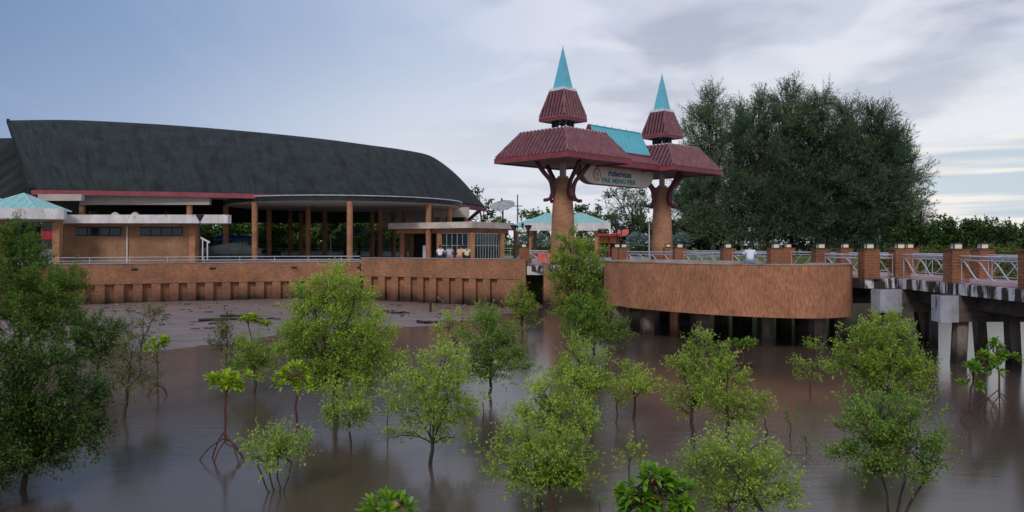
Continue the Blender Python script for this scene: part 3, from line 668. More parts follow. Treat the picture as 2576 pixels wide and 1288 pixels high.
bent((12.4, 43.2), (17.6, 45.6), [(.3, -.2, 0), (4.2, .3, 0)], False)
bent((9.9, 48.0), (15.6, 51.0), [(.6, -.2, 0), (5.2, .3, 0)], False)
bent((7.3, 53.4), (13.6, 57.0), [(.3, -.2, 0), (5.8, .3, 0)], False)
# brick pillars with lanterns
def pillar(x, y, w, label, near):
    t_ = thing('brick_pillar', (x, y, DECK + .03), label, 'pillar', 'brick railing pillars with lanterns')
    mb = MB(); mb.rbox((x, y), (w, w), 0, DECK - .02, 4.28); mb.build('shaft', M['brick_pillar'], t_)
    mb = MB(); mb.rbox((x, y), (w + .06, w + .06), 0, 4.28, 4.315); mb.build('cap', M['brick_pillar'], t_)
    mb = MB(); mb.rbox((x, y), (.36, .36), 0, 4.315, 4.355); mb.rbox((x, y), (.40, .40), 0, 4.555, 4.60)
    for sx in (-1, 1):
        for sy in (-1, 1): mb.rbox((x + sx * .165, y + sy * .165), (.03, .03), 0, 4.355, 4.555)
    ln = mb.build('lantern', M['black'], t_)
    mb = MB(); mb.rbox((x, y), (.29, .29), 0, 4.357, 4.553); mb.build('glass', M['lamp_glass'], ln)
PW = .66
pl = [(NEAR[0][0], NEAR[0][1], 'brick railing pillar at the end of the sea wall left of the gate'),
      (7.0, 53.4, 'brick railing pillar right of the tall mangrove by the gate, left one of the close pair'), (7.2, 51.6, 'brick railing pillar right of the tall mangrove by the gate, right one of the close pair'),
      (9.8, 46.8, 'brick railing pillar on the near side of the pier just right of the far gate column'), (11.7, 43.4, 'brick railing pillar behind the left half of the round platform, left of the seated person'),
      (13.3, 40.4, 'brick railing pillar right of the seated person at the platform opening'), (14.65, 38.0, 'brick railing pillar behind the right part of the round platform'),
      (15.5, 34.75, 'brick railing pillar immediately right of the round platform'), (17.05, 35.2, 'brick railing pillar at the corner where the pier turns towards the viewer'),
      (17.1, 30.8, 'large brick railing pillar nearest the viewer, above the painted white beam end'), (17.1, 26.2, 'brick railing pillar cut by the right edge of the picture'),
      (19.95, 33.9, 'brick railing pillar on the far side of the pier near the right edge'), (19.85, 40, 'brick railing pillar on the far side of the pier just behind the corner pillar'),
      (18.3, 44, 'brick railing pillar on the far side of the pier left of the corner'), (16.9, 49, 'brick railing pillar on the far side seen close beside the platform opening'),
      (12.15, 62.3, 'brick railing pillar at the foot of the far gate column')]
for x, y, lab in pl: pillar(x, y, PW, lab, 1)
def railing(a, b_, label, n=5, curved=True, flip=1):
    a, b_ = Vector(a), Vector(b_); d = (b_ - a); L = d.length; d.normalize(); a = a + d * (PW / 2); L -= PW
    if L < .3: return
    q = lambda t_, z: (a.x + d.x * t_, a.y + d.y * t_, z)
    mb = MB(); mb.tube([q(0, 4.06), q(L, 4.06)], .040, 8); mb.tube([q(0, 3.92), q(L, 3.92)], .028, 8); mb.tube([q(0, 3.17), q(L, 3.17)], .02, 6); r_ = mb.build('railing_panel', M['steel'], pier)
    k = max(1, round(L / 2.0))
    for i in range(k + 1):
        mb = MB(); t_ = .04 + (L - .08) * i / k; mb.tube([q(t_, DECK), q(t_, 4.05)], .014, 6); mb.build('baluster', M['rail_white'], r_)
    if curved:
        m_ = max(1, round(L / 1.1))
        for i in range(m_):
            t_ = L * (i + .1) / m_; w = min(1.15, L - t_)
            P = [q(t_ + w * s_, 3.88 - .69 * (.5 - .5 * math.cos(math.pi * s_ ** .9))) for s_ in [j / 10 for j in range(11)]] if flip > 0 else [q(L - t_ - w * s_, 3.86 - .68 * (3 * s_ * s_ - 2 * s_ ** 3)) for s_ in [j / 10 for j in range(11)]]
            mb = MB(); mb.tube(P, .026, 6); mb.build('curved_bar', M['rail_white'], r_)
segs = [((7.2, 51.6), (9.8, 46.8), 'railing panel between the gate pillars and the pillar right of the far column'), ((9.8, 46.8), (11.7, 43.4), 'railing panel behind the left part of the round platform'),
        ((11.7, 43.4), (13.3, 40.4), 'railing panel behind the person seated on the round platform'), 
        ((14.65, 38.0), (15.5, 34.75), 'short railing panel behind the right end of the round platform'), ((15.5, 34.75), (17.05, 35.2), 'narrow railing panel between the two pillars right of the platform'),
        ((17.05, 35.2), (17.1, 30.8), 'railing panel of curved bars left of the large near pillar'), ((17.1, 30.8), (17.1, 26.2), 'railing panel of curved bars right of the large near pillar'),
        ((20.15, 27.6), (19.95, 33.9), 'far side railing panel nearest the right edge'), ((19.95, 33.9), (19.85, 40), 'far side railing panel behind the near pillar'), ((19.85, 40), (18.3, 44), 'far side railing panel left of the corner pillar'),
        ((18.3, 44), (16.9, 49), 'far side railing panel over the grass right of the platform opening'), ((16.9, 49), (12.15, 62.3), 'long far side railing panel leading to the far gate column')]
for a, b_, lab in segs: railing(a, b_, lab)
railing((NEAR[0][0], NEAR[0][1]), (2.9, 57.2), 'short railing panel above the white beam between the wall and the gate')
# coral cloth banners tied to that panel
for k, (x0, x1, lab) in enumerate(((1352, 1372, 'coral orange cloth tied to the short railing left of the gate, left piece'), (1374, 1398, 'coral orange cloth tied to the short railing left of the gate, right piece'))):
    Zb = 56.9; a0, a1 = px_x(x0, Zb), px_x(x1, Zb); mb = MB(); n = 8; vs = []
    for i in range(n + 1):
        t_ = i / n; x = a0 + (a1 - a0) * t_; y = Zb + .04 * math.sin(9 * t_); sag = .10 * math.sin(math.pi * t_)
        vs += [(x, y, 3.95 - sag * .6), (x, y - .02, 3.2 + sag)]
    fs = [(2 * i, 2 * i + 1, 2 * i + 3, 2 * i + 2) for i in range(n)]; mb.add(vs, fs); mb.add([(x, y + .03, z) for x, y, z in vs], [f[::-1] for f in fs]); tag(mb.build('cloth_banner', M['coral']), lab, 'banner', 'coral cloths on the railing')

# ================================================================== ROUND PLATFORM
FR = smooth_path([(4.95, 43.0), (5.15, 41.4), (6.2, 38.8), (8.2, 36.2), (10.1, 34.6), (12.0, 33.75), (13.4, 33.8), (14.6, 34.6), (15.2, 35.7)], 8)
BK = smooth_path([(5.0, 43.2), (5.7, 45.0), (7.6, 46.0), (10.0, 44.9), (11.8, 42.6), (13.0, 40.9)], 6)
BR = smooth_path([(14.1, 38.3), (14.9, 37.1), (15.2, 35.9)], 4)
plat = thing('round_platform', (10.5, 39.5, 0), 'round viewing platform with a tall curved brick parapet standing on concrete piles', 'platform')
mb = MB(); strip_wall(mb, FR, .22, 1.40, 3.63); mb.build('brick_wall', M['brick_vert'], plat)
mb = MB(); strip_wall(mb, FR, .10, DECK + .02, 3.63, .222); mb.build('inner_plaster', M['concrete'], plat)
mb = MB(); strip_wall(mb, FR, .40, 3.63, 3.685, -.03); mb.build('coping', M['concrete'], plat)
def clockwise_rev(P): return P[::-1]
for q in (clockwise_rev(BK), clockwise_rev(BR)):
    mb = MB(); strip_wall(mb, q, .25, 2.5, 3.66); mb.build('back_parapet', M['concrete'], plat)
mb = MB(); mb.prism(inset([tuple(p[:2]) for p in FR[1:-1]] + [tuple(p[:2]) for p in BR[::-1]] + [tuple(p[:2]) for p in BK[::-1]], .10), 2.3, DECK + .02); mb.build('platform_deck', M['paving'], plat)
for pxx, Zp in ((1556, 41.6), (1628, 39.6), (1668, 44), (1765, 37.2), (1815, 41.5), (1926, 35.8), (1972, 40.5), (2056, 35.0), (2108, 36.6), (1860, 44)):
    x = px_x(pxx, Zp); mb = MB(); mb.rbox((x, Zp), (.56, .56), R(8), -2, 2.31); mb.build('pile', M['pile'], plat)
for a, b_ in (((6.2, 41), (12, 45)), ((8, 38), (14.3, 37)), ((10.2, 35.9), (13.8, 35.6))):
    a, b_ = Vector(a), Vector(b_); d = b_ - a; mb = MB(); mb.rbox(((a.x + b_.x) / 2, (a.y + b_.y) / 2), (d.length, .5), math.atan2(d.y, d.x), 1.62, 2.295); mb.build('girder', M['beam'], plat)

# ================================================================== HALL
hall = thing('assembly_hall', (-22, 85, DECK), 'huge hall with a dark boat-shaped curved roof, maroon eaves and brick columns', 'hall')
RS = [  # eave (x, y, Z), ridge (x, y, Z)
    ((80, 478, 72), (20, 303, 90)), ((160, 478.5, 72), (110, 301.5, 90.3)), ((260, 480, 72), (215, 303, 90.6)), ((450, 483, 72.5), (420, 314, 91)), ((650, 488, 73), (620, 330, 92)),
    ((850, 493, 75), (800, 348, 92)), ((1000, 499, 79), (930, 365, 93)), ((1090, 506, 84), (1010, 376, 94)), ((1165, 514, 90), (1075, 389, 95)), ((1222, 522, 97), (1110, 408, 97))]
NV = 16
def rs(i, v):
    e, r_ = pt(*RS[i][0]), pt(*RS[i][1]); p = e.lerp(r_, v); s_ = math.sin(math.pi * v ** 1.25)
    return p + Vector((0, -.55, .85)) * s_ * .45
cols_ = []
idx = smooth_path([(i, 0) for i in range(len(RS))], 4)
def rsf(u, v):
    P = [rs(i, v) for i in range(len(RS))]; i = min(int(u), len(RS) - 2); t_ = u - i
    a, b_, c_, d_ = P[max(i - 1, 0)], P[i], P[i + 1], P[min(i + 2, len(P) - 1)]
    return .5 * (2 * b_ + (c_ - a) * t_ + (2 * a - 5 * b_ + 4 * c_ - d_) * t_ * t_ + (-a + 3 * b_ - 3 * c_ + d_) * t_ ** 3)
US = [i / 5 for i in range(5 * (len(RS) - 1) + 1)]
front = [[rsf(u, j / NV) for j in range(NV + 1)] for u in US]
back = []
for k, u in enumerate(US):   # far slope, falls lower
    r_ = front[k][-1]; y1 = 112 + (r_.y - 90) * .3; z1 = 7.9
    e = Vector((r_.x - .0 + (2.2 if u > 8 else 0), y1, z1)); back.append([r_.lerp(e, j / 6) for j in range(1, 7)])
# nose: closes the right end between the front hip and the far slope
vs = []; fs = []; nn = NV + 1 + 6
for k in range(len(US)): vs += front[k] + back[k]
for k in range(len(US) - 1):
    for j in range(nn - 1): fs.append((k * nn + j, (k + 1) * nn + j, (k + 1) * nn + j + 1, k * nn + j + 1))
mb = MB(); mb.add(vs, fs); K = len(US) - 1
M['roof_main'], t, b = newmat('roof_main'); L_ = t.links
b.inputs['Roughness'].default_value = .8; b.inputs['Specular IOR Level'].default_value = .25
at_ = t.nodes.new('ShaderNodeAttribute'); at_.attribute_name = 'st'
def rn(scale, stretch, detail, rough=.65):
    mp = t.nodes.new('ShaderNodeMapping'); mp.inputs['Scale'].default_value = stretch; L_.new(at_.outputs['Vector'], mp.inputs[0])
    n = t.nodes.new('ShaderNodeTexNoise'); n.inputs['Scale'].default_value = scale; n.inputs['Detail'].default_value = detail; n.inputs['Roughness'].default_value = rough; L_.new(mp.outputs[0], n.inputs['Vector']); return n.outputs[0]
def rr_(f, p0, c0, p1, c1):
    q = t.nodes.new('ShaderNodeValToRGB'); e = q.color_ramp.elements; e[0].position, e[1].position = p0, p1; e[0].color, e[1].color = (*c0, 1), (*c1, 1); L_.new(f, q.inputs[0]); return q.outputs[0]
def rx_(f, a, b_, mode='MIX'):
    q = t.nodes.new('ShaderNodeMix'); q.data_type = 'RGBA'; q.blend_type = mode
    if isinstance(f, float): q.inputs[0].default_value = f
    else: L_.new(f, q.inputs[0])
    for i_, v_ in ((6, a), (7, b_)):
        if isinstance(v_, tuple): q.inputs[i_].default_value = (*v_, 1)
        else: L_.new(v_, q.inputs[i_])
    return q.outputs[2]
c_ = rr_(rn(.9, (1, .45, 1), 8), .35, (.017, .021, .022), .65, (.031, .040, .040))
c_ = rx_(rr_(rn(1.0, (1.3, .16, 1), 8, .7), .48, (0, 0, 0), .66, (1, 1, 1)), c_, (.010, .010, .011))
c_ = rx_(rr_(rn(1.0, (4.5, .10, 1), 5, .6), .55, (0, 0, 0), .75, (.55, .55, .55)), c_, (.062, .066, .064))
wv = t.nodes.new('ShaderNodeTexWave'); wv.wave_type = 'BANDS'; wv.bands_direction = 'Y'; wv.inputs['Scale'].default_value = .62; wv.inputs['Distortion'].default_value = .3; L_.new(at_.outputs['Vector'], wv.inputs['Vector'])
c_ = rx_(.35, c_, rr_(wv.outputs[0], .0, (.55, .55, .55), .25, (1, 1, 1)), 'MULTIPLY')
c_ = rx_(rr_(rn(.55, (.35, 3.5, 1), 2), .745, (0, 0, 0), .76, (.6, .6, .6)), c_, (.10, .10, .10))
L_.new(c_, b.inputs['Base Color']); bn = t.nodes.new('ShaderNodeBump'); bn.inputs['Strength'].default_value = .25; bn.inputs['Distance'].default_value = .08; L_.new(rn(1, (1.5, 1.5, 1), 6), bn.inputs['Height']); L_.new(bn.outputs[0], b.inputs['Normal'])
hr = mb.build('roof', M['roof_main'], hall, smooth=True)
sta = hr.data.attributes.new('st', 'FLOAT_VECTOR', 'POINT')
sta.data.foreach_set('vector', np.array([(US[k] * 5.2, j * 1.45, 0) for k in range(len(US)) for j in range(nn)], dtype=np.float32).ravel())
sm = hr.modifiers.new('thickness', 'SOLIDIFY'); sm.thickness = .30; sm.offset = -1
tipE, tipR, tipB = front[K][0], front[K][-1], back[K][-1]
mb = MB(); mb.bar(tipR + Vector((0, .3, -.3)), tipB + Vector((0, 0, -.2)), .15, .5); mb.build('verge', M['roof_dark'], hall)
mb = MB(); mb.bar(front[0][0], front[0][-1], .3, .4); mb.build('verge', M['roof_dark'], hall)
mb = MB(); pth = [p[0] for p in front]
for a, b_ in zip(pth[:-1], pth[1:]): mb.bar(a + Vector((0, -.04, -.22)), b_ + Vector((0, -.04, -.22)), .14, .42)
fe = mb.build('eave_fascia', M['maroon'], hall)
mb = MB(); pb = [p[-1] for p in back]
for a, b_ in zip(pb[:-1:3], pb[3::3]): mb.bar(a + Vector((0, 0, -.1)), b_ + Vector((0, 0, -.1)), .14, .42)
mb.bar(tipE.lerp(tipR, .15) + Vector((.1, 2, -1)), tipB, .14, .5); mb.build('rear_fascia', M['maroon_dark'], hall)
# soffit under the front eave
mb = MB(); vs = []; n = len(pth)
for p in pth: vs += [(p.x, p.y + .1, p.z - .36), (p.x, p.y + 7 + .0, p.z - .25)]
mb.add(vs, [(2 * i, 2 * i + 1, 2 * i + 3, 2 * i + 2) for i in range(n - 1)]); mb.build('eave_soffit', M['soffit'], hall)
# left wing roof, set back
a, b_, c_, d_ = pt(-260, 352, 92), pt(34, 347, 92), pt(110, 500, 77), pt(-260, 500, 77)
mb = MB(); mb.hexa([d_, c_, c_ + Vector((0, 30, 0)), d_ + Vector((0, 30, 0)), a, b_, b_ + Vector((0, 1, 0)), a + Vector((0, 1, 0))]); mb.build('wing_roof', M['roof_dark'], hall)
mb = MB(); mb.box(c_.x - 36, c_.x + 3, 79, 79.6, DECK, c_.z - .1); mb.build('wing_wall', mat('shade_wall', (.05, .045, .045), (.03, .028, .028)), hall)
# elliptical canopy
EC, EA, EB = (-17.2, 83.2), 11.8, 12.0
ell = [(EC[0] + EA * math.cos(R(a)), EC[1] + EB * math.sin(R(a))) for a in range(0, 360, 5)]
mb = MB(); mb.prism(ell, 8.40, 8.45); cn = mb.build('canopy_soffit', M['soffit'], hall)
mb = MB(); n = len(ell); o_ = [(EC[0] + (EA + .12) * math.cos(R(a)), EC[1] + (EB + .12) * math.sin(R(a))) for a in range(0, 360, 5)]
mb.prism(o_, 8.46, 8.88); mb.build('canopy_fascia', M['black_fascia'], hall)
mb = MB(); o2 = [(EC[0] + (EA + .2) * math.cos(R(a)), EC[1] + (EB + .2) * math.sin(R(a)), 8.91) for a in range(150, 375, 5)]; mb.tube(o2, .05, 5); mb.build('gutter', M['steel'], hall)
# cream beams
mb = MB(); x0, x1 = px_x(200, 73), px_x(527, 73); mb.box(x0, x1, 73, 73.5, 8.16, 9.1); mb.build('beam', M['cream'], hall)
mb = MB(); mb.box(px_x(95, 71), px_x(205, 71), 71, 71.5, 8.42, 9.0); mb.build('beam', M['cream'], hall)
mb = MB(); mb.box(px_x(1085, 86), px_x(1180, 88), 88, 88.5, 7.55, 8.65); mb.build('beam', M['cream'], hall)
mb = MB(); mb.box(px_x(960, 97), px_x(1120, 97), 97, 97.3, 6.6, 8.8); mb.build('inner_wall', M['cream'], hall)
def column(x, y, r_, z1, name='column', par=hall):
    mb = MB(); mb.lathe((x, y), [(r_, DECK - .02), (r_, z1)], 14); return mb.build(name, M['brick_dry'], par, smooth=False)
for pxx, Zc, z1 in ((641, 73.2, 8.40), (880, 71.6, 8.40), (1078, 76.2, 8.40), (1130, 81, 8.40), (677, 86, 8.40), (775, 82, 8.40), (817, 92, 8.40), (957, 86, 8.40), (936, 94, 8.40), (757, 97, 8.42), (730, 99, 8.6),
                   (207, 73.4, 8.17), (477, 73.4, 8.17), (568, 79, 8.42), (990, 97, 8.4), (1018, 90, 8.2), (1105, 90, 7.6), (1172, 91, 7.6), (345, 92, 8.42), (275, 92, 8.42), (100, 90, 8.42), (420, 96, 8.6)):
    column(px_x(pxx, Zc), Zc, .27, z1)
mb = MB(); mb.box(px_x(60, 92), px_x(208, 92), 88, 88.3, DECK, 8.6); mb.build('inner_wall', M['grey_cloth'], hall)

# ---- left block with flat roof
blk = thing('service_block', (px_x(325, 66), 68, DECK), 'small brick building with two strip windows under a stained white flat roof', 'building')
x0, x1 = px_x(160, 66), px_x(487, 66)
mb = MB(); mb.box(x0, x1, 66, 67.3, DECK - .02, 6.24); mb.build('wall', M['brick_block'], blk)
mb = MB(); mb.box(px_x(476, 65.9), px_x(491, 65.9), 65.85, 66.4, DECK - .02, 6.24); mb.build('corner_column', M['brick_dry'], blk)
xs0, xs1 = px_x(160, 64.4), px_x(581, 64.4)
mb = MB(); mb.prism([(px_x(150, 64.4), 64.4), (px_x(573, 64.4), 64.4), (px_x(582, 65.4), 65.4), (px_x(508, 69), 69), (px_x(150, 69), 69)], 6.25, 6.93); mb.build('flat_roof', M['white_stained'], blk)
mb = MB(); mb.box(px_x(165, 65), px_x(480, 65), 65.3, 65.99, 6.02, 6.245); mb.build('eave_band', M['brick_block'], blk)
for a, b_ in ((192, 305), (353, 460)):
    mb = MB(); mb.box(px_x(a, 66), px_x(b_, 66), 65.96, 66.2, 5.24, 5.94); w_ = mb.build('window', M['black'], blk)
    mb = MB(); n = 4
    for k in range(n): u0, u1 = px_x(a, 66), px_x(b_, 66); mb.box(u0 + (u1 - u0) * k / n + .06, u0 + (u1 - u0) * (k + 1) / n - .04, 65.93, 65.958, 5.31, 5.87)
    mb.build('pane', M['glass_dark'], w_)
mb = MB(); mb.tube([(px_x(318.5, 65.8), 65.88, DECK), (px_x(318.5, 65.8), 65.88, 6.24)], .045, 8); mb.build('downpipe', M['white'], blk)
for k, xx in enumerate((448, 512)):
    Zr = 66
    x = px_x(xx * .667 if False else (438 if k == 0 else 512) , Zr) if False else px_x((290, 340)[k], Zr)
    mb = MB(); mb.lathe((x, Zr), [(.30, 6.93), (.34, 7.0), (.22, 7.12), (.06, 7.2)], 12); tag(mb.build('roof_vent', M['cream']), ('small pale dome on the flat roof, left one', 'small pale dome on the flat roof, right one')[k], 'roof vent', 'domes on the flat roof')

# ---- kiosks with turquoise hipped roofs
def pyramid(mb, c, hx, hy, z0, z1, ang=0):
    P = []
    for a, b_ in ((-1, -1), (1, -1), (1, 1), (-1, 1)):
        P.append((c[0] + math.cos(ang) * a * hx - math.sin(ang) * b_ * hy, c[1] + math.sin(ang) * a * hx + math.cos(ang) * b_ * hy, z0))
    P.append((c[0], c[1], z1)); mb.add(P, [(3, 2, 1, 0), (0, 1, 4), (1, 2, 4), (2, 3, 4), (3, 0, 4)]); return P
def hip_roof(c, hx, hy, z0, z1, par, ang=0):
    mb = MB(); P = pyramid(mb, c, hx, hy, z0, z1, ang); r_ = mb.build('hip_roof', M['teal_old'], par)
    mb = MB(); ap = Vector(P[4])
    for k in range(4):
        a, b_ = Vector(P[k]), Vector(P[(k + 1) % 4]); mb.tube([a, ap], [.06, .06], 5)
        for j in range(1, 7):
            q = a.lerp(b_, j / 7); f = 1 - abs(j / 7 - .5) * 2; mb.bar(q + Vector((0, 0, .03)), q.lerp(((a + b_) / 2).lerp(ap, 1), f if f < 1 else .99) if False else q + ((ap - (a + b_) / 2) * f) + Vector((0, 0, .03)), .07, .05)
    mb.build('roof_rib', M['teal_rib'], r_)
kl = thing('kiosk', (px_x(60, 64), 64, DECK), 'open kiosk at the far left with turquoise hipped roof and stained concrete fascia', 'kiosk')
mb = MB(); KP = [(px_x(-200, 58), 58), (px_x(0, 60.5), 60.5), (px_x(160, 62.4), 62.4), (px_x(168, 63.4), 63.4), (px_x(128, 69.5), 69.5), (px_x(-200, 69.5), 69.5)]; mb.prism(KP, 6.50, 7.32); mb.build('flat_roof', M['white_stained'], kl)
mb = MB(); mb.prism(inset(KP, .3), 6.42, 6.495); mb.build('soffit', M['cream'], kl)
hip_roof((px_x(60, 65.6), 65.6), 2.5, 2.6, 7.33, 8.72, kl); hip_roof((px_x(-28, 65.6), 65.6), 2.4, 2.6, 7.33, 8.6, kl)
for xx in (10, 145, -130): 
    mb = MB(); mb.rbox((px_x(xx, 63.1), 63.1), (.56, .5), 0, DECK - .02, 6.43); mb.build('column', M['brick_dry'], kl)
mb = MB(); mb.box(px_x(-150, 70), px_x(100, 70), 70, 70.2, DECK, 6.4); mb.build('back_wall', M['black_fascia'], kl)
mb = MB(); Zb = 73; mb.box(px_x(98, Zb), px_x(136, Zb), Zb, Zb + .1, 5.0, 5.75); tag(mb.build('shop_banner', M['red']), 'red banner with white border hanging inside the left kiosk', 'banner')
mb = MB(); mb.box(px_x(98, 66), px_x(135, 66), 66, 66.6, DECK, 4.15); tag(mb.build('counter', M['white']), 'white counter standing inside the left kiosk', 'counter')

kr = thing('ticket_building', (px_x(1150, 76), 78, DECK), 'low building with stained cream fascia, brick columns and dark barred glass right of the hall', 'building')
Ps = [(px_x(977, 78), 78), (px_x(1109, 75), 75), (px_x(1189, 72.5), 72.5), (px_x(1292, 78), 78), (px_x(1296, 86), 86), (px_x(1000, 88), 88)]
mb = MB(); mb.prism(Ps, 6.05, 6.62); mb.build('flat_roof', mat('cream_stained', (.66, .58, .50), (.42, .34, .28), scale=.9, spots=((.28, .20, .16), 1), spot_scale=1.6, spot_lo=.60), kr)
Pi = inset(Ps, .7)
mb = MB(); mb.prism(Pi, 5.62, 6.045); mb.build('lintel_band', M['brick_dry'], kr)
for xx, Zc, w in ((1105, 76, .42), (1186, 73.4, .46), (1262, 77, .42), (1011, 79, .4), (1035, 84, .4)):
    mb = MB(); mb.rbox((px_x(xx, Zc), Zc), (w, w), R(20), DECK - .02, 5.63); mb.build('column', M['brick_dry'], kr)
def glazed(a, b_, n, z0, z1, label):
    a, b_ = Vector((*a, 0)), Vector((*b_, 0)); mb = MB(); mb.bar(a + Vector((0, 0, (z0 + z1) / 2)), b_ + Vector((0, 0, (z0 + z1) / 2)), .06, z1 - z0); w_ = mb.build('window', M['glass_dark'], kr)
    d = (b_ - a).normalized(); nrm = Vector((d.y, -d.x, 0)); mb = MB()
    for k in range(n + 1): p = a.lerp(b_, k / n) + nrm * .05; mb.bar(p + Vector((0, 0, z0)), p + Vector((0, .001, z1)), .035, .035)
    for z in (z0 + .03, z0 + (z1 - z0) * .55, z1 - .03): mb.bar(a + nrm * .05 + Vector((0, 0, z)), b_ + nrm * .05 + Vector((0, 0, z)), .035, .05)
    mb.build('bars', M['steel'], w_)
glazed((px_x(1112, 76), 76), (px_x(1178, 73.8), 73.8), 5, DECK, 5.6, ''); glazed((px_x(1193, 73.8), 73.8), (px_x(1254, 76.8), 76.8), 9, DECK, 5.6, '')
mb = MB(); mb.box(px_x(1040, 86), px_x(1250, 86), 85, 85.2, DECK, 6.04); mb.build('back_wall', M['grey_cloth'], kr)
# potted plants / counter in front
mb = MB(); mb.box(px_x(1070, 80), px_x(1103, 80), 80, 80.7, DECK, 4.1); tag(mb.build('bench_counter', mat('purple_cloth', (.06, .035, .07))), 'low dark purple counter left of the seated people', 'counter')
mb = MB(); mb.box(px_x(1070, 80) - .1, px_x(1078, 80), 78.6, 79.2, DECK, 4.45); tag(mb.build('white_board', M['shirt_pale']), 'small pale notice board standing left of the purple counter', 'board')

kt = thing('kiosk', (px_x(1420, 86), 88, DECK), 'long open pavilion behind the near gate column with two turquoise hipped roofs', 'pavilion')
mb = MB(); mb.box(px_x(1318, 85), px_x(1536, 85), 85, 92.5, 6.22, 6.85); mb.build('flat_roof', M['white_stained'], kt)
mb = MB(); mb.box(px_x(1296, 86), px_x(1500, 86), 84.6, 84.98, 6.0, 6.2); mb.build('edge_beam', M['white_stained'], kt)
hip_roof((px_x(1378, 88.6), 88.6), 2.9, 3.3, 6.86, 8.0, kt); hip_roof((px_x(1459, 88.6), 88.6), 2.9, 3.3, 6.86, 8.05, kt); hip_roof((px_x(1330, 93.5), 93.5), 2.2, 2.4, 6.6, 7.5, kt)
for xx, Zc in ((1333, 85.6), (1346, 91), (1500, 85.6), (1461, 91), (1296, 86)):
    mb = MB(); mb.rbox((px_x(xx, Zc), Zc), (.36, .36), 0, DECK - .02, 6.21); mb.build('column', M['brick_dry'], kt)
mb = MB(); mb.box(px_x(1466, 90), px_x(1490, 90), 90, 90.1, 4.4, 5.4); w_ = mb.build('window', M['glass_dark'], kt)
mb = MB()
for k in range(7): x = px_x(1466, 90) + (px_x(1490, 90) - px_x(1466, 90)) * k / 6; mb.box(x - .025, x + .025, 89.94, 89.99, 4.4, 5.4)
mb.build('bars', M['steel'], w_)
# red stall
st_ = thing('market_stall', (px_x(1540, 96), 97, DECK), 'red market stall with upturned awning and yellow boards right of the pavilion', 'stall')
mb = MB(); z_ = lambda y, Z: EYE - (y - HY) / F * Z
mb.box(px_x(1508, 97), px_x(1556, 97), 97, 99, z_(612, 97), z_(594, 97)); mb.build('front_board', M['yellow'], st_)
mb = MB(); mb.box(px_x(1505, 96), px_x(1560, 96), 95.6, 99, z_(593, 96), z_(587.5, 96)); mb.build('awning', M['red'], st_)
mb = MB(); P = [(1550, 590), (1562, 578), (1581, 576.5), (1582, 586), (1576, 592), (1560, 596)]
mb.add([pt(x, y, 96.5) for x, y in P] + [pt(x, y, 96.5) + Vector((0, 1.6, .0)) for x, y in P], [tuple(range(6))[::-1], tuple(range(6, 12))] + [(i, (i + 1) % 6, 6 + (i + 1) % 6, 6 + i) for i in range(6)]); mb.build('raised_flap', M['coral'], st_)
mb = MB(); mb.box(px_x(1507, 97), px_x(1560, 97), 97.5, 99, DECK, z_(612, 97)); mb.build('base', M['black_fascia'], st_)
for xx in (1509, 1532, 1556): mb = MB(); mb.box(px_x(xx, 97) - .06, px_x(xx, 97) + .06, 96.9, 97.02, DECK, z_(590, 96)); mb.build('post', M['red'], st_)

# ---- street lamps
def street_lamp(x, y, z1, label, s_=1.0, cone=True):
    t_ = thing('street_lamp', (x, y, DECK), label, 'street lamp', 'black lamp posts on the promenade')
    mb = MB(); mb.tube([(x, y, DECK), (x, y, DECK + .5), (x, y, z1 - .5 * s_)], [.09, .055, .045], 8); mb.build('pole', M['black'], t_)
    mb = MB(); mb.lathe((x, y), [(.05, z1 - .5 * s_), (.10, z1 - .42 * s_), (.30 * s_, z1 - .06)], 12); mb.build('shade', M['grey_cloth'], t_)
    mb = MB(); mb.lathe((x, y), [(.33 * s_, z1 - .055), (.33 * s_, z1), (.1, z1 + .04)], 12); mb.build('lid', M['black'], t_)
street_lamp(px_x(503, 62.5), 62.5, pt(0, 541, 62.5).z, 'black lamp post with funnel head in front of the flat roofed brick block')
street_lamp(px_x(1293, 66), 66, pt(0, 567, 66).z, 'black lamp post at the right end of the stained cream fascia')
street_lamp(px_x(1329, 66), 66, pt(0, 567, 66).z, 'black lamp post in front of the turquoise roofed pavilion')
street_lamp(px_x(1552, 80), 80, pt(0, 562, 80).z, 'thin lamp post standing before the red stall, left one')
street_lamp(px_x(1563, 78), 78, pt(0, 568, 78).z, 'thin lamp post standing before the red stall, right one')
for xx, y1, lab in ((832, 588, 'slim white lamp post seen through the hall between its columns'), (1302, 490, 'tall thin utility pole beside the satellite dish'), (1633, 560, 'pale steel post just left of the far gate column')):
    Zp = 100; x = px_x(xx, Zp); t_ = thing('utility_pole', (x, Zp, DECK), lab, 'pole'); z1 = pt(0, y1, Zp).z
    mb = MB(); mb.tube([(x, Zp, DECK), (x, Zp, z1)], [.10, .07], 7); mb.build('pole', M['steel'] if xx != 1302 else M['beam'], t_)
    mb = MB(); mb.tube([(x - .6, Zp, z1 - 1.4 if xx == 1302 else z1), (x + .6, Zp, z1 - 1.4 if xx == 1302 else z1)], .06, 6); mb.build('crossarm', M['beam'], t_)
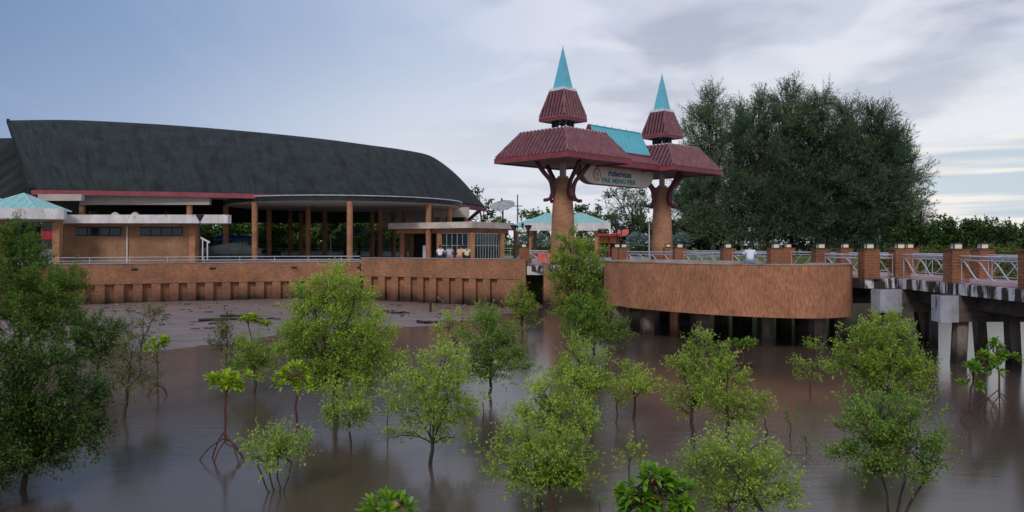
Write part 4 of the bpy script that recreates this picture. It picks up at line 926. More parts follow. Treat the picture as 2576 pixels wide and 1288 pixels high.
# ---- satellite dish
Zd = 92; c = pt(1265, 519, Zd); dish = thing('satellite_dish', (c.x, Zd, 6.5), 'large grey mesh satellite dish on a pole above the low building', 'satellite dish')
mb = MB(); mb.tube([(c.x, Zd, 6.0), (c.x, Zd, c.z - .3)], .09, 8); mb.tube([(c.x, Zd + .1, c.z - .9), (c.x - .7, Zd, c.z - .2)], .05, 6); mb.build('pole', M['black'], dish)
rotm = Matrix.Rotation(R(26), 3, 'X') @ Matrix.Rotation(R(-8), 3, 'Y'); mb = MB(); vs = []; nr, na = 6, 28
for i in range(nr + 1):
    r_ = 1.42 * i / nr
    for k in range(na): vs.append(Vector((c.x, Zd, c.z)) + rotm @ Vector((r_ * math.cos(2 * math.pi * k / na), r_ * math.sin(2 * math.pi * k / na), .40 * (r_ / 1.42) ** 2 - .25)))
mb.add(vs, [(i * na + k, i * na + (k + 1) % na, (i + 1) * na + (k + 1) % na, (i + 1) * na + k) for i in range(nr) for k in range(na)])
d_ = mb.build('reflector', mat('mesh_grey', (.42, .43, .46), (.30, .31, .34), scale=8), dish); s3 = d_.modifiers.new('t', 'SOLIDIFY'); s3.thickness = .03
mb = MB()
for k in range(12): a = 2 * math.pi * k / 12; P = [Vector((c.x, Zd, c.z)) + rotm @ Vector((r_ * math.cos(a), r_ * math.sin(a), .42 * (r_ / 1.42) ** 2 - .29)) for r_ in (.1, .5, .95, 1.42)]; mb.tube(P, .03, 4)
mb.build('rib', M['beam'], d_)
f = Vector((c.x, Zd, c.z)) + rotm @ Vector((0, 0, .75)); mb = MB(); mb.tube([f, f + rotm @ Vector((0, 0, .25))], .10, 8)
for k in range(3): a = 2 * math.pi * k / 3; mb.tube([Vector((c.x, Zd, c.z)) + rotm @ Vector((1.2 * math.cos(a), 1.2 * math.sin(a), .05)), f], .02, 4)
mb.build('feed_horn', M['black'], dish)
# ---- blue parasols and covered boat behind the brick block
def dome(c, r_, h, m_, name, parent, n=16, k=5):
    mb = MB(); mb.lathe(c[:2], [(r_ * math.cos(R(90 * i / k)) + .02, c[2] + h * math.sin(R(90 * i / k))) for i in range(k + 1)], n); return mb.build(name, m_, parent, smooth=True)
for xx, yy, Zp, r_, lab in ((572, 606, 84, 1.5, 'blue parasol left of the hall column behind the parked boat'), (612, 608, 84, 1.5, 'blue parasol right of the hall column behind the parked boat')):
    p = pt(xx, yy, Zp); t_ = thing('parasol', (p.x, Zp, DECK), lab, 'parasol', 'blue parasols')
    mb = MB(); mb.tube([(p.x, Zp, DECK), (p.x, Zp, p.z + .6)], .03, 6); mb.build('pole', M['steel'], t_)
    dome((p.x, Zp, p.z), r_, .68, M['blue_tarp'], 'canopy', t_, 10, 4)
bt = thing('covered_boat', (px_x(575, 76), 77, DECK), 'dark grey boat under a sheet parked behind the lamp post beside the brick block', 'boat')
HB = [(500, 636), (505, 628), (530, 620), (560, 614), (585, 611), (610, 612), (640, 620), (665, 628), (668, 650), (500, 652)]
prof = smooth_path(HB[:-2], 3)
mb = MB(); vs = []; ww = [1.3, .9, .2]
rows = []
for j, (dy, dz) in enumerate(((-1.1, -.45), (-.9, -.1), (-.4, 0), (.4, 0), (.9, -.1), (1.1, -.45))):
    rows.append([Vector((pt(x, y, 77).x, 77 + dy, max(pt(x, y, 77).z + dz, DECK + .02))) for x, y in prof])
low = [[Vector((p.x, p.y, DECK + .02)) for p in rows[0]]] + rows + [[Vector((p.x, p.y, DECK + .02)) for p in rows[-1]]]
n = len(prof); mb.add([p for r_ in low for p in r_], [(j * n + i, j * n + i + 1, (j + 1) * n + i + 1, (j + 1) * n + i) for j in range(len(low) - 1) for i in range(n - 1)]); mb.build('cover', M['grey_cloth'], bt, smooth=True)
mb = MB(); mb.box(px_x(510, 75.5), px_x(665, 75.5), 75.5, 75.7, DECK, DECK + .62); mb.build('hull', M['black_fascia'], bt)
mb = MB(); mb.bar(pt(492, 591, 74), pt(528, 610, 74), .12, .16)
for xx, y0 in ((498, 595), (510, 601), (522, 607)): p = pt(xx, y0, 74); mb.bar((p.x, 74, DECK), (p.x, 74.001, p.z), .10, .10)
tag(mb.build('stair_rail', M['white']), 'white sloping handrail with short posts right of the brick block', 'handrail')
# rear railing + white wall beyond the hall
mb = MB(); mb.box(-30, -9, 104, 104.2, DECK, 3.62)
tag(mb.build('low_wall', M['shirt_pale']), 'low white wall at the rear edge of the hall floor', 'wall')
root = thing('rear_railing', (-20, 103, DECK), 'thin white railing behind the hall in front of the garden', 'railing')
for z in (3.75, 4.05): mb = MB(); mb.tube([(-34, 103, z), (0, 103, z)], .03, 5); mb.build('rail', M['rail_white'], root)
for k in range(14): mb = MB(); mb.tube([(-34 + k * 2.6, 103, DECK), (-34 + k * 2.6, 103, 4.05)], .03, 5); mb.build('post', M['rail_white'], root)
# white railing right of the gate on the lawn edge
root = thing('lawn_railing', (17, 78, DECK), 'white rail along the lawn behind the far gate column', 'railing')
for z in (3.3, 3.62): mb = MB(); mb.tube([(9, 72, z), (14, 74, z), (20, 80, z), (24, 87, z)], .05, 6); mb.build('rail', M['rail_white'], root)
for q in ((9, 72), (11.5, 73), (14, 74), (17, 77), (20, 80), (24, 87)): mb = MB(); mb.tube([(q[0], q[1], 2.9), (q[0], q[1], 3.62)], .04, 6); mb.build('post', M['rail_white'], root)

# ================================================================== PEOPLE
def skin_mesh(name, joints, bones, m_, parent, sub=1, root_i=0):
    me = bpy.data.meshes.new(name); me.from_pydata([j[:3] for j in joints], bones, []); o = bpy.data.objects.new('tmp', me); C.objects.link(o)
    md = o.modifiers.new('s', 'SKIN'); md.use_smooth_shade = True
    for i, j in enumerate(joints): sv = me.skin_vertices[0].data[i]; rr = j[3]; sv.radius = rr if isinstance(rr, tuple) else (rr, rr); sv.use_root = (i == root_i)
    ss = o.modifiers.new('u', 'SUBSURF'); ss.levels = sub; ss.render_levels = sub
    bpy.context.view_layer.update(); dg = bpy.context.evaluated_depsgraph_get(); m2 = bpy.data.meshes.new_from_object(o.evaluated_get(dg)); bpy.data.objects.remove(o)
    m2.name = name; m2.materials.clear(); m2.materials.append(m_); o2 = bpy.data.objects.new(name, m2); C.objects.link(o2); o2.parent = parent; return o2
def person(x, y, z, rot, label, shirt, trousers, lean=.12, armspread=0.0, hair_long=False, tilt=0):
    p = thing('person', (0, 0, 0), label, 'person', 'people sitting on the walls')
    L = lean; J = []; B = []
    def j(x_, y_, z_, r_): J.append((x_, y_, z_, r_)); return len(J) - 1
    pel = j(0, 0, .12, (.155, .12)); sp = j(0, .03 + L * .3, .30, (.135, .10)); ch = j(0, .04 + L * .8, .47, (.16, .11)); nk = j(0, .05 + L * 1.15, .60, (.055, .055)); hd = j(tilt * .03, .08 + L * 1.4, .70, (.085, .095)); tp = j(tilt * .05, .09 + L * 1.5, .80, (.075, .085))
    B += [(pel, sp), (sp, ch), (ch, nk), (nk, hd), (hd, tp)]; ns = j(tilt * .05, .20 + L * 1.55, .715, (.016, .018)); B.append((hd, ns))
    for s_ in (-1, 1):
        sh = j(s_ * .185, .04 + L * .85, .535, (.055, .055)); el = j(s_ * (.255 + armspread), .10 + L * .8, .29, (.043, .043)); wr = j(s_ * .13, .34 + L * .3, .20, (.028, .03)); hn = j(s_ * .10, .41 + L * .3, .195, (.04, .02))
        B += [(ch, sh), (sh, el), (el, wr), (wr, hn)]
        for k in range(4):
            f1 = j(s_ * (.125 - .022 * k), .465 + L * .3, .185, (.010, .010)); f2 = j(s_ * (.122 - .020 * k), .495 + L * .3 - .004 * abs(k - 1), .155, (.008, .008)); B += [(hn, f1), (f1, f2)]
        t1_ = j(s_ * .055, .42 + L * .3, .19, (.011, .011)); B.append((hn, t1_))
        hp = j(s_ * .10, .06, .10, (.10, .095)); kn = j(s_ * .13, .46, .11, (.062, .065)); an = j(s_ * .12, .45, -.30, (.042, .045)); to = j(s_ * .13, .60, -.36, (.04, .028)); B += [(pel, hp), (hp, kn), (kn, an), (an, to)]
    body = skin_mesh('body', J, B, M['skin'], p, 2)
    JJ = [(0, 0, .10, (.185, .15)), (0, .03 + L * .3, .30, (.17, .13)), (0, .04 + L * .8, .47, (.19, .135)), (0, .05 + L * 1.05, .575, (.085, .08))]; BB = [(0, 1), (1, 2), (2, 3)]
    for s_ in (-1, 1):
        k = len(JJ); JJ += [(s_ * .19, .04 + L * .85, .535, (.075, .075)), (s_ * (.235 + armspread), .08 + L * .8, .37, (.068, .068))]; BB += [(2, k), (k, k + 1)]
    skin_mesh('shirt', JJ, BB, shirt, p, 2)
    JJ = [(0, 0, .09, (.19, .13))]; BB = []
    for s_ in (-1, 1):
        k = len(JJ); JJ += [(s_ * .10, .06, .10, (.115, .11)), (s_ * .13, .44, .115, (.088, .085)), (s_ * .125, .45, -.10, (.070, .072))]; BB += [(0, k), (k, k + 1), (k + 1, k + 2)]
    skin_mesh('trousers', JJ, BB, trousers, p, 2)
    mb = MB(); hx, hy, hz = tilt * .045, .07 + L * 1.45, .765
    vs = []; n = 14; kk = 7
    for i in range(kk + 1):
        a = R(-38 + 128 * i / kk)
        for q in range(n): b_ = 2 * math.pi * q / n; vs.append((hx + .098 * math.cos(a) * math.cos(b_), hy - .014 + .108 * math.cos(a) * math.sin(b_) - (.012 if i < 3 else 0), hz + .112 * math.sin(a) + (0.05 if (math.sin(b_) > .5 and i < 3) else 0)))
    mb.add(vs, [(i * n + q, i * n + (q + 1) % n, (i + 1) * n + (q + 1) % n, (i + 1) * n + q) for i in range(kk) for q in range(n)])
    mb.build('hair', M['hair'], p, smooth=True)
    if hair_long: mb = MB(); mb.tube([(hx, hy - .08, hz), (hx, hy - .12, hz - .15), (hx, hy - .12, hz - .28)], [.07, .065, .03], 8); mb.build('hair_tail', M['hair'], p, smooth=True)
    p.location = (x, y, z); p.rotation_euler = (0, 0, rot); return p
def on_wall(x):
    P = densify(WALL_R, 4); q = min(P, key=lambda p: abs(p[0] / p[1] * F + CX - x)); return q[0], q[1] + .22
for xx, lab, sh, tr, rt, ln, tl, hl in ((1107, 'person in a white shirt sitting on the brick wall, leftmost of the four', 'shirt_white', 'trousers_dark', -.1, .16, -1, False), (1130, 'person in grey top sitting on the brick wall, second of the four', 'shirt_grey', 'shorts_pink', .15, .20, 1, True),
                                        (1155, 'person in an orange shirt sitting on the brick wall beside the one in cream', 'shirt_orange', 'shorts_pink', -.25, .16, 1, False), (1174, 'person in a cream shirt sitting tall on the brick wall, rightmost of the four', 'shirt_cream', 'trousers_dark', .35, .05, -1, False)):
    x, y = on_wall(xx); person(x, y, 3.52, rt, lab, M[sh], M[tr], ln, .02, hl, tl).scale = (1.12, 1.12, 1.12)
person(10.35, 34.72, 3.685, -.15, 'person in pale shirt and blue shorts sitting on the rim of the round platform', M['shirt_pale'], M['shorts_blue'], .17, .03)

# ================================================================== VEGETATION
def nrmz(a): return a / np.maximum(np.linalg.norm(a, axis=-1, keepdims=True), 1e-6)
def leaf_quads(P, D, L, Wd, rng, droop=.0):
    n = len(P); side = nrmz(np.cross(D, rng.normal(size=(n, 3)) * .6 + np.array([0, 0, 1.]))); L = np.asarray(L).reshape(-1, 1) * np.ones((n, 1)); Wd = np.asarray(Wd).reshape(-1, 1) * np.ones((n, 1))
    tip = P + D * L; tip[:, 2] -= droop * L[:, 0]; mid = P + D * L * .5; up = nrmz(np.cross(side, D)) * L * .06
    V = np.stack([P, mid + side * Wd / 2 + up, tip, mid - side * Wd / 2 + up], 1).reshape(-1, 3); Q = np.arange(n * 4).reshape(-1, 4); return V, Q
def big_leaf(P, D, L, Wd, rng, droop=.15):
    n = len(P); side = nrmz(np.cross(D, rng.normal(size=(n, 3)) * .25 + np.array([0, 0, 1.]))); up = nrmz(np.cross(side, D))
    V = []; L = L.reshape(-1, 1)
    p0 = P; p1 = P + D * L * .38 + up * L * .03; p2 = P + D * L * .75 - up * L * .02; p3 = P + D * L; p3 = p3.copy(); p3[:, 2] -= droop * L[:, 0]
    V = np.stack([p0, p1 + side * Wd * .5, p2 + side * Wd * .38, p3, p2 - side * Wd * .38, p1 - side * Wd * .5], 1).reshape(-1, 3)
    b_ = np.arange(n).reshape(-1, 1) * 6; Q = np.concatenate([b_ + np.array([[0, 1, 2, 5]]), b_ + np.array([[5, 2, 3, 4]])], 1).reshape(-1, 4)
    return V, Q
def blob_twigs(blobs, rng, area_leaf, cover, per, holes=.5, tv=.12):
    Ps, Ds, Vv = [], [], []
    for (c, r) in blobs:
        A = math.pi * r[0] * r[2]; n = max(6, int(cover * A / area_leaf / per))
        d = nrmz(rng.normal(size=(n, 3))); rad = rng.random(n) ** .42; rad = rad * (1 + .28 * rng.normal(size=n) * (rng.random(n) < .5))
        sub = nrmz(rng.normal(size=(max(5, int(n ** .45)), 3)))              # clumps: pull directions towards a few lobes
        k = (d @ sub.T).argmax(1); d = nrmz(d + sub[k] * rng.uniform(.7, 2.2, size=(n, 1)))
        p = np.array(c) + d * rad[:, None] * np.array(r)
        for q in range(int(3 * holes * 2)):
            hc = np.array(c) + nrmz(rng.normal(size=3)) * np.array(r) * rng.uniform(.3, .9); keep = np.linalg.norm((p - hc) / np.array(r), axis=1) > .30; p, d, k = p[keep], d[keep], k[keep]
        tone = rng.uniform(-tv, tv, size=len(sub)) + rng.uniform(-tv, tv) * .7
        Ps.append(p); Ds.append(d); Vv.append(tone[k])
    return np.concatenate(Ps), np.concatenate(Ds), np.concatenate(Vv)
def crown_small(blobs, L, Wd, cover, rng, m_, parent, twig=.26, per=10, zrange=None, bias=0, name='crown', up_bias=.55, tv=.12, align=.55, spread=.9, ln=.09, drp=.12):
    P, D, tn = blob_twigs(blobs, rng, L * Wd * .5, cover, per, tv=tv)
    n = len(P); dirs = nrmz(D * .7 + np.array([0, 0, up_bias]) + rng.normal(size=(n, 3)) * .35)
    PP = np.repeat(P, per, 0); DD = np.repeat(dirs, per, 0); t_ = np.tile(np.linspace(0, 1, per), n)[:, None]
    PP = PP + DD * t_ * twig + rng.normal(size=PP.shape) * .015
    ld = nrmz(DD * align + nrmz(rng.normal(size=PP.shape)) * spread + np.array([0, 0, .12]))
    Lr = L * rng.uniform(.6, 1.25, size=len(PP)); V, Q = leaf_quads(PP, ld, Lr, Wd * rng.uniform(.75, 1.2, size=len(PP)), rng, drp)
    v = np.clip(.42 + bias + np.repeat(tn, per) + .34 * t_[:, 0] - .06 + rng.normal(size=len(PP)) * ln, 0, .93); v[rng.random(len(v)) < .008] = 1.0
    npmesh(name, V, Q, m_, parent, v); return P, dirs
def limb(a, b_, r0, r1, rng, n=6, wob=.06):
    a, b_ = np.array(a, float), np.array(b_, float); d = np.linalg.norm(b_ - a); P = []
    for i in range(n + 1):
        t_ = i / n; q = a + (b_ - a) * t_; q = q + rng.normal(size=3) * wob * d * math.sin(math.pi * t_) * .5; q[2] += .08 * d * math.sin(math.pi * t_); P.append(tuple(q))
    return P, [r0 + (r1 - r0) * i / n for i in range(n + 1)]
def trunk_mesh(base, forks, blobs, rng, r0, m_, parent, stems=1, P=None, n_twig=40, lean=0):
    mb = MB(); base = np.array(base, float)
    C0 = np.mean([b_[0] for b_ in blobs], 0); lowz = min(b_[0][2] - b_[1][2] * .6 for b_ in blobs); fz = max(lowz, base[2] + .25 * (C0[2] - base[2]))
    ends = []
    for s_ in range(stems):
        o = rng.normal(size=3) * .08 * (stems > 1); o[2] = 0
        fork = np.array([base[0] + (C0[0] - base[0]) * .45 + o[0] * 3, base[1] + (C0[1] - base[1]) * .45 + o[1] * 3, fz])
        Pp, Rr = limb(base + o * .35 + np.array([0, 0, -.4]), fork, r0 / (stems ** .5), r0 * .7 / (stems ** .5), rng, 5, .04); mb.tube(Pp, Rr, 7); ends.append(fork)
    allp = []
    for i, (c, r) in enumerate(blobs):
        f = ends[i % len(ends)]; Pp, Rr = limb(f, c, r0 * .4, r0 * .15, rng, 5, .05); mb.tube(Pp, Rr, 5); allp.append(np.array(c))
        for k in range(6):
            e = np.array(c) + nrmz(rng.normal(size=3) + np.array([0, 0, .5])) * np.array(r) * .85; s0 = np.array(Pp[rng.integers(2, 6)]); Pq, Rq = limb(s0, e, r0 * .18, r0 * .06, rng, 3, .1); mb.tube(Pq, Rq, 4)
    mb.build('trunk', m_, parent)
def mangrove(bx, by, blobs, label, m_='leaf_mangrove', seed=0, L=.075, Wd=.034, cover=2.6, r0=.055, stems=1, h0=0.0, bias=0, Zoff=0, twig=.26, bark='bark', dz=.45):
    rng = np.random.default_rng(seed + 11); Z = Zw(by, h0) ; b0 = pt(bx, by, Z); b0.z = h0
    bl = []
    for i, (x, y, rx, ry) in enumerate(blobs):
        r = rx * 1.12 * Z / F, ry * 1.08 * Z / F; zz = Z + rng.uniform(-dz, dz) * r[0] * 1.3; c = pt(x, y, zz); bl.append((tuple(c), (r[0], (r[0] + r[1]) / 2, r[1])))
    t_ = thing('mangrove_tree', b0, label, 'tree', 'mangrove trees in the water')
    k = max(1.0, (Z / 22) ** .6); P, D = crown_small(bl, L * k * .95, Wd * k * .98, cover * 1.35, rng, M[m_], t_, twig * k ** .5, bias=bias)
    trunk_mesh(b0, 0, bl, rng, r0, M[bark], t_, stems)
    return t_
def rosette_tree(bx, by, crowns, label, m_='leaf_glossy', seed=0, stem_r=.028, roots=4, root_px=(0, 0), L=.21, Wd=.078, per=12, Zb=None, h0=0, root_h=.55, dens=1.0):
    """red mangrove sapling: bare stem, arching stilt roots, rosettes of big glossy leaves"""
    rng = np.random.default_rng(seed + 77); Z = Zb or Zw(by, h0); b0 = pt(bx, by, Z); b0.z = h0
    t_ = thing('red_mangrove_sapling', b0, label, 'sapling', 'stilt-rooted mangrove saplings'); mb = MB(); VV, QQ, vv = [], [], []; off = 0
    c0 = crowns[0]; top0 = pt(c0[0], c0[1] + c0[3] * .5, Z)
    Pp, Rr = limb(b0 + Vector((0, 0, root_h * .6 if roots else -.3)), top0, stem_r, stem_r * .7, rng, 6, .03); mb.tube(Pp, Rr, 7)
    for (x, y, rx, ry) in crowns:
        c = np.array(pt(x, y, Z)); r = np.array([rx * Z / F, rx * Z / F * .9, ry * Z / F]); n = max(4, int(dens * 12 * (r[0] / .35) * (r[2] / .25)))
        for q in range(n):
            a = rng.uniform(0, 2 * math.pi); rr = math.sqrt((q + .5) / n); e = c + np.array([math.cos(a + q * 2.4) * rr * r[0] * .95, math.sin(a + q * 2.4) * rr * r[1] * .95, (rng.uniform(-.6, .7) - .3 * rr) * r[2] * .8])
            Pq, Rq = limb(np.array(Pp[-1]) if rng.random() < .7 else np.array(Pp[-2]), e, stem_r * .45, stem_r * .25, rng, 4, .06); mb.tube(Pq, Rq, 5)
            ax_ = nrmz((e - c) * np.array([1, 1, .3]) + np.array([0, 0, .35 * r[0]])); n_l = per + rng.integers(-2, 3)
            u = nrmz(np.cross(ax_, [.3, .2, 1])); w = np.cross(ax_, u); an = np.arange(n_l) * 2.4 + rng.uniform(0, 6); el = np.linspace(.25, 1.35, n_l)
            d = nrmz(ax_[None] * np.cos(el)[:, None] + (u[None] * np.cos(an)[:, None] + w[None] * np.sin(an)[:, None]) * np.sin(el)[:, None])
            V, Q = big_leaf(np.repeat(e[None], n_l, 0) + d * .01, d, L * rng.uniform(.75, 1.15, n_l), Wd, rng, .12); VV.append(V); QQ.append(Q + off); off += len(V)
            lv = np.clip(rng.normal(.5, .18, n_l) + .25 * (1 - el / 1.35), 0, .93); lv[rng.random(n_l) < .008] = 1; vv.append(np.repeat(lv, 2))
    npmesh('leaves', np.concatenate(VV), np.concatenate(QQ), M[m_], t_, np.concatenate(vv)); st = mb.build('stem', M['bark_red'], t_)
    for k in range(roots):
        a = 2 * math.pi * k / roots + rng.uniform(-.3, .3); rr = root_h * rng.uniform(.75, 1.05); s0 = b0 + Vector((0, 0, root_h * rng.uniform(.55, 1.0)))
        e = b0 + Vector((math.cos(a) * rr, math.sin(a) * rr * .5, -.15)); mid = b0 + Vector((math.cos(a) * rr * .55, math.sin(a) * rr * .28, (s0.z - h0) * .52)); mb = MB(); mb.tube(smooth_path([tuple(s0), tuple(mid), tuple(e)], 4), stem_r * .55, 5); mb.build('stilt_root', M['bark_red'], t_)
    return t_
mangrove(112, 915, [(45, 600, 34, 44), (60, 660, 62, 52), (20, 720, 60, 60), (110, 745, 75, 62), (165, 712, 36, 42), (60, 810, 85, 62), (150, 810, 55, 45), (15, 640, 30, 40)], 'tallest dark bushy mangrove at the left edge, its top reaching the kiosk roof', 'leaf_mangrove_dark', 1, cover=3.9, bias=-.14)
mangrove(250, 965, [(215, 835, 60, 42), (265, 870, 42, 50), (190, 890, 55, 42), (285, 830, 24, 26)], 'dark leafy mangrove right of the big left clump, before the mud', 'leaf_mangrove_deep', 2, cover=3.2, bias=.10)
mangrove(40, 1235, [(30, 900, 70, 62), (120, 925, 62, 50), (160, 1025, 85, 62), (60, 1010, 90, 72), (225, 1000, 38, 38), (200, 1100, 58, 46), (100, 1130, 72, 48), (20, 1130, 60, 80), (70, 1085, 60, 48)], 'big dark foreground mangrove hanging over the water at the left edge', 'leaf_mangrove_deep', 3, cover=3.6, r0=.07, bias=-.05)
mangrove(-60, 1285, [(-30, 1180, 60, 60), (25, 1180, 42, 42), (-60, 1060, 60, 70)], 'small dark mangrove cut by the left edge below the big one', 'leaf_mangrove_deep', 31, cover=3.2, bias=-.1)
mangrove(312, 1052, [(330, 905, 55, 52), (350, 950, 42, 32), (300, 960, 38, 30)], 'thin olive mangrove with a leaning dark trunk right of the left clump', 'leaf_mangrove_olive', 4, cover=1.15, r0=.05)
mangrove(352, 905, [(362, 800, 46, 30), (335, 845, 30, 26), (395, 790, 26, 20)], 'sparse pale bush in front of the mud bank on the left', 'leaf_mangrove_olive', 5, cover=.9, bias=.25)
mangrove(570, 925, [(570, 822, 20, 26), (572, 865, 36, 28)], 'small narrow dark mangrove at the mud edge left of the tall one', 'leaf_mangrove_olive', 6, cover=2.2, bias=.0)
mangrove(640, 988, [(635, 880, 44, 30), (632, 915, 56, 32), (668, 900, 26, 26)], 'round dark green mangrove bush on a short trunk left of the tall mangrove', 'leaf_mangrove', 7, cover=2.8, bias=-.18)
mangrove(703, 1235, [(700, 1108, 42, 26), (672, 1130, 44, 32), (735, 1128, 42, 30), (700, 1150, 50, 28)], 'low round shrub with several thin stems in the lower left water', 'leaf_mangrove', 8, cover=2.3, stems=4, r0=.035, L=.065, bias=-.05)
mangrove(845, 1055, [(845, 715, 56, 36), (790, 760, 62, 44), (890, 755, 42, 36), (750, 815, 48, 46), (845, 810, 84, 60), (915, 850, 60, 54), (735, 870, 46, 34), (810, 880, 78, 52), (900, 920, 84, 52), (850, 945, 80, 42), (780, 945, 46, 34), (955, 905, 50, 44)], 'tallest mangrove left of centre, a broad bright crown before the sea wall', 'leaf_mangrove', 9, cover=2.9, r0=.085, bias=-.02)
mangrove(884, 1130, [(880, 1000, 58, 30), (900, 1030, 55, 30), (845, 1060, 40, 20), (870, 1045, 46, 24)], 'medium mangrove with a flat lower crown just below the tall one', 'leaf_mangrove', 10, cover=1.9, r0=.03, bias=.04)
mangrove(950, 880, [(950, 790, 18, 26), (965, 835, 26, 34)], 'slender sparse mangrove between the tall crown and the mud on its right', 'leaf_mangrove', 32, cover=1.0, bias=.1, r0=.03)
mangrove(1085, 1168, [(1110, 905, 52, 30), (1100, 950, 78, 42), (1070, 1000, 86, 46), (1140, 1000, 52, 48), (1045, 1035, 66, 36), (1120, 1050, 62, 36), (1010, 1095, 38, 18), (1140, 1100, 44, 18)], 'large light green mangrove with a forked dark trunk in the middle of the water', 'leaf_mangrove', 11, cover=1.9, r0=.05, stems=1, bias=.07)
mangrove(1232, 995, [(1218, 805, 40, 30), (1240, 842, 62, 36), (1235, 885, 66, 36), (1250, 925, 72, 30), (1205, 930, 36, 26), (1280, 880, 34, 32)], 'mangrove with a dark lower crown on a single straight trunk right of centre', 'leaf_mangrove_dark', 12, cover=2.8, r0=.055, bias=.15)
mangrove(1150, 960, [(1128, 820, 32, 34), (1165, 800, 22, 20), (1150, 860, 36, 34)], 'loose yellowish mangrove just behind the one on the straight trunk', 'leaf_mangrove', 13, cover=1.3, bias=.12)
mangrove(1314, 838, [(1308, 735, 17, 22), (1300, 768, 22, 22), (1328, 768, 16, 16), (1315, 795, 32, 18)], 'small conical mangrove standing before the dark gap beside the gate', 'leaf_mangrove', 14, cover=2.8, r0=.05, bias=-.08)
mangrove(1455, 870, [(1428, 610, 22, 34), (1415, 660, 32, 32), (1465, 650, 52, 36), (1425, 710, 48, 36), (1485, 700, 44, 44), (1460, 755, 62, 42), (1440, 790, 44, 30), (1495, 785, 40, 44)], 'tall soft mangrove covering the foot of the near gate column', 'leaf_mangrove', 15, cover=2.7, r0=.09, bias=-.16)
mangrove(1497, 892, [(1465, 770, 18, 26), (1455, 815, 34, 28), (1495, 800, 22, 24), (1480, 845, 58, 28), (1540, 838, 44, 28)], 'spreading dark green mangrove left of the round platform', 'leaf_mangrove_dark', 16, cover=3.0, r0=.07, bias=.06)
mangrove(1500, 1075, [(1440, 880, 32, 22), (1475, 925, 62, 42), (1420, 940, 40, 30), (1500, 975, 42, 36), (1450, 975, 44, 30)], 'bright mangrove above the big foreground one right of centre', 'leaf_mangrove', 17, cover=2.1, bias=.08)
mangrove(1425, 1165, [(1370, 985, 46, 36), (1350, 1040, 62, 36), (1430, 1050, 62, 42), (1470, 1080, 42, 26), (1380, 1090, 70, 30)], 'leafy mid green mangrove behind the tall foreground one, its crown leaning right', 'leaf_mangrove', 18, cover=2.4, bias=.02)
mangrove(1352, 1292, [(1330, 1110, 62, 46), (1300, 1160, 56, 52), (1400, 1130, 56, 36), (1370, 1180, 60, 46), (1285, 1210, 42, 24), (1450, 1150, 38, 26), (1350, 1215, 60, 26), (1460, 1185, 34, 18)], 'tall foreground mangrove right of centre reaching the bottom edge', 'leaf_mangrove', 19, cover=2.1, r0=.05, L=.062, Wd=.030, bias=-.03)
mangrove(1593, 1052, [(1590, 950, 42, 24), (1625, 975, 40, 26), (1590, 985, 42, 24)], 'small round topped mangrove below the round platform', 'leaf_mangrove', 20, cover=2.1, r0=.04, bias=.04)
mangrove(1551, 1062, [(1545, 990, 24, 14), (1560, 1010, 14, 10)], 'thin mangrove stem with a few leaves left of the small round topped one', 'leaf_mangrove', 33, cover=1.3, r0=.025)
mangrove(1740, 1112, [(1755, 865, 26, 30), (1715, 915, 34, 20), (1760, 930, 48, 34), (1750, 985, 62, 36), (1720, 1030, 40, 22)], 'mangrove with a pointed top in front of the platform piles', 'leaf_mangrove', 21, cover=2.3, bias=.0)
mangrove(1825, 1115, [(1810, 895, 30, 30), (1830, 940, 38, 38), (1820, 1000, 68, 42), (1890, 1030, 42, 28), (1850, 1045, 44, 22)], 'mangrove beside the pointed one with a visible forked trunk', 'leaf_mangrove', 22, cover=2.3, bias=.02)
mangrove(1583, 1212, [(1570, 1125, 16, 16), (1598, 1135, 14, 16), (1585, 1155, 20, 14)], 'tiny three tufted mangrove in open water above the bottom edge', 'leaf_mangrove', 23, cover=1.5, r0=.02, L=.06)
mangrove(2040, 985, [(2048, 880, 18, 20), (2022, 920, 22, 14), (2055, 925, 36, 20), (2020, 955, 14, 8)], 'small sparse mangrove below the right end of the platform', 'leaf_mangrove', 24, cover=1.6, r0=.03, bias=-.08)
mangrove(2215, 1075, [(2225, 830, 44, 34), (2180, 870, 58, 36), (2270, 850, 26, 26), (2145, 920, 48, 28), (2225, 910, 78, 42), (2290, 930, 48, 36), (2200, 965, 76, 28), (2270, 985, 56, 24)], 'broad mangrove in front of the white painted beam on the right', 'leaf_mangrove', 25, cover=3.0, r0=.07, bias=-.08)
mangrove(2245, 1290, [(2200, 1035, 80, 34), (2290, 1050, 60, 28), (2170, 1090, 52, 36), (2250, 1090, 90, 46), (2200, 1145, 70, 40), (2310, 1130, 62, 44), (2360, 1160, 28, 24), (2250, 1180, 66, 22), (2130, 1140, 30, 14), (2180, 1190, 36, 14)], 'broad dark mangrove with leaning stems in the lower right foreground', 'leaf_mangrove_dark', 26, cover=2.7, r0=.045, stems=3, bias=.10)
mangrove(1870, 1420, [(1800, 1140, 46, 30), (1880, 1130, 52, 34), (1770, 1190, 50, 42), (1850, 1190, 70, 42), (1930, 1200, 62, 46), (1980, 1250, 34, 26), (1860, 1250, 62, 36), (1800, 1260, 42, 30), (1940, 1265, 44, 20)], 'wide foreground mangrove bush at the bottom edge with pale leaves', 'leaf_mangrove', 27, cover=2.6, r0=.035, stems=3, L=.055, Wd=.026, bias=.02)
mangrove(1930, 1115, [(1915, 1025, 24, 14), (1925, 1045, 16, 12)], 'slim sapling right of the forked mangrove in the middle water', 'leaf_mangrove', 34, cover=1.2, r0=.018, L=.06)
mangrove(1990, 1105, [(1988, 1062, 11, 12)], 'tiny seedling in open water, upper one of two on the right', 'leaf_mangrove_dark', 35, cover=1.8, r0=.016, L=.06)
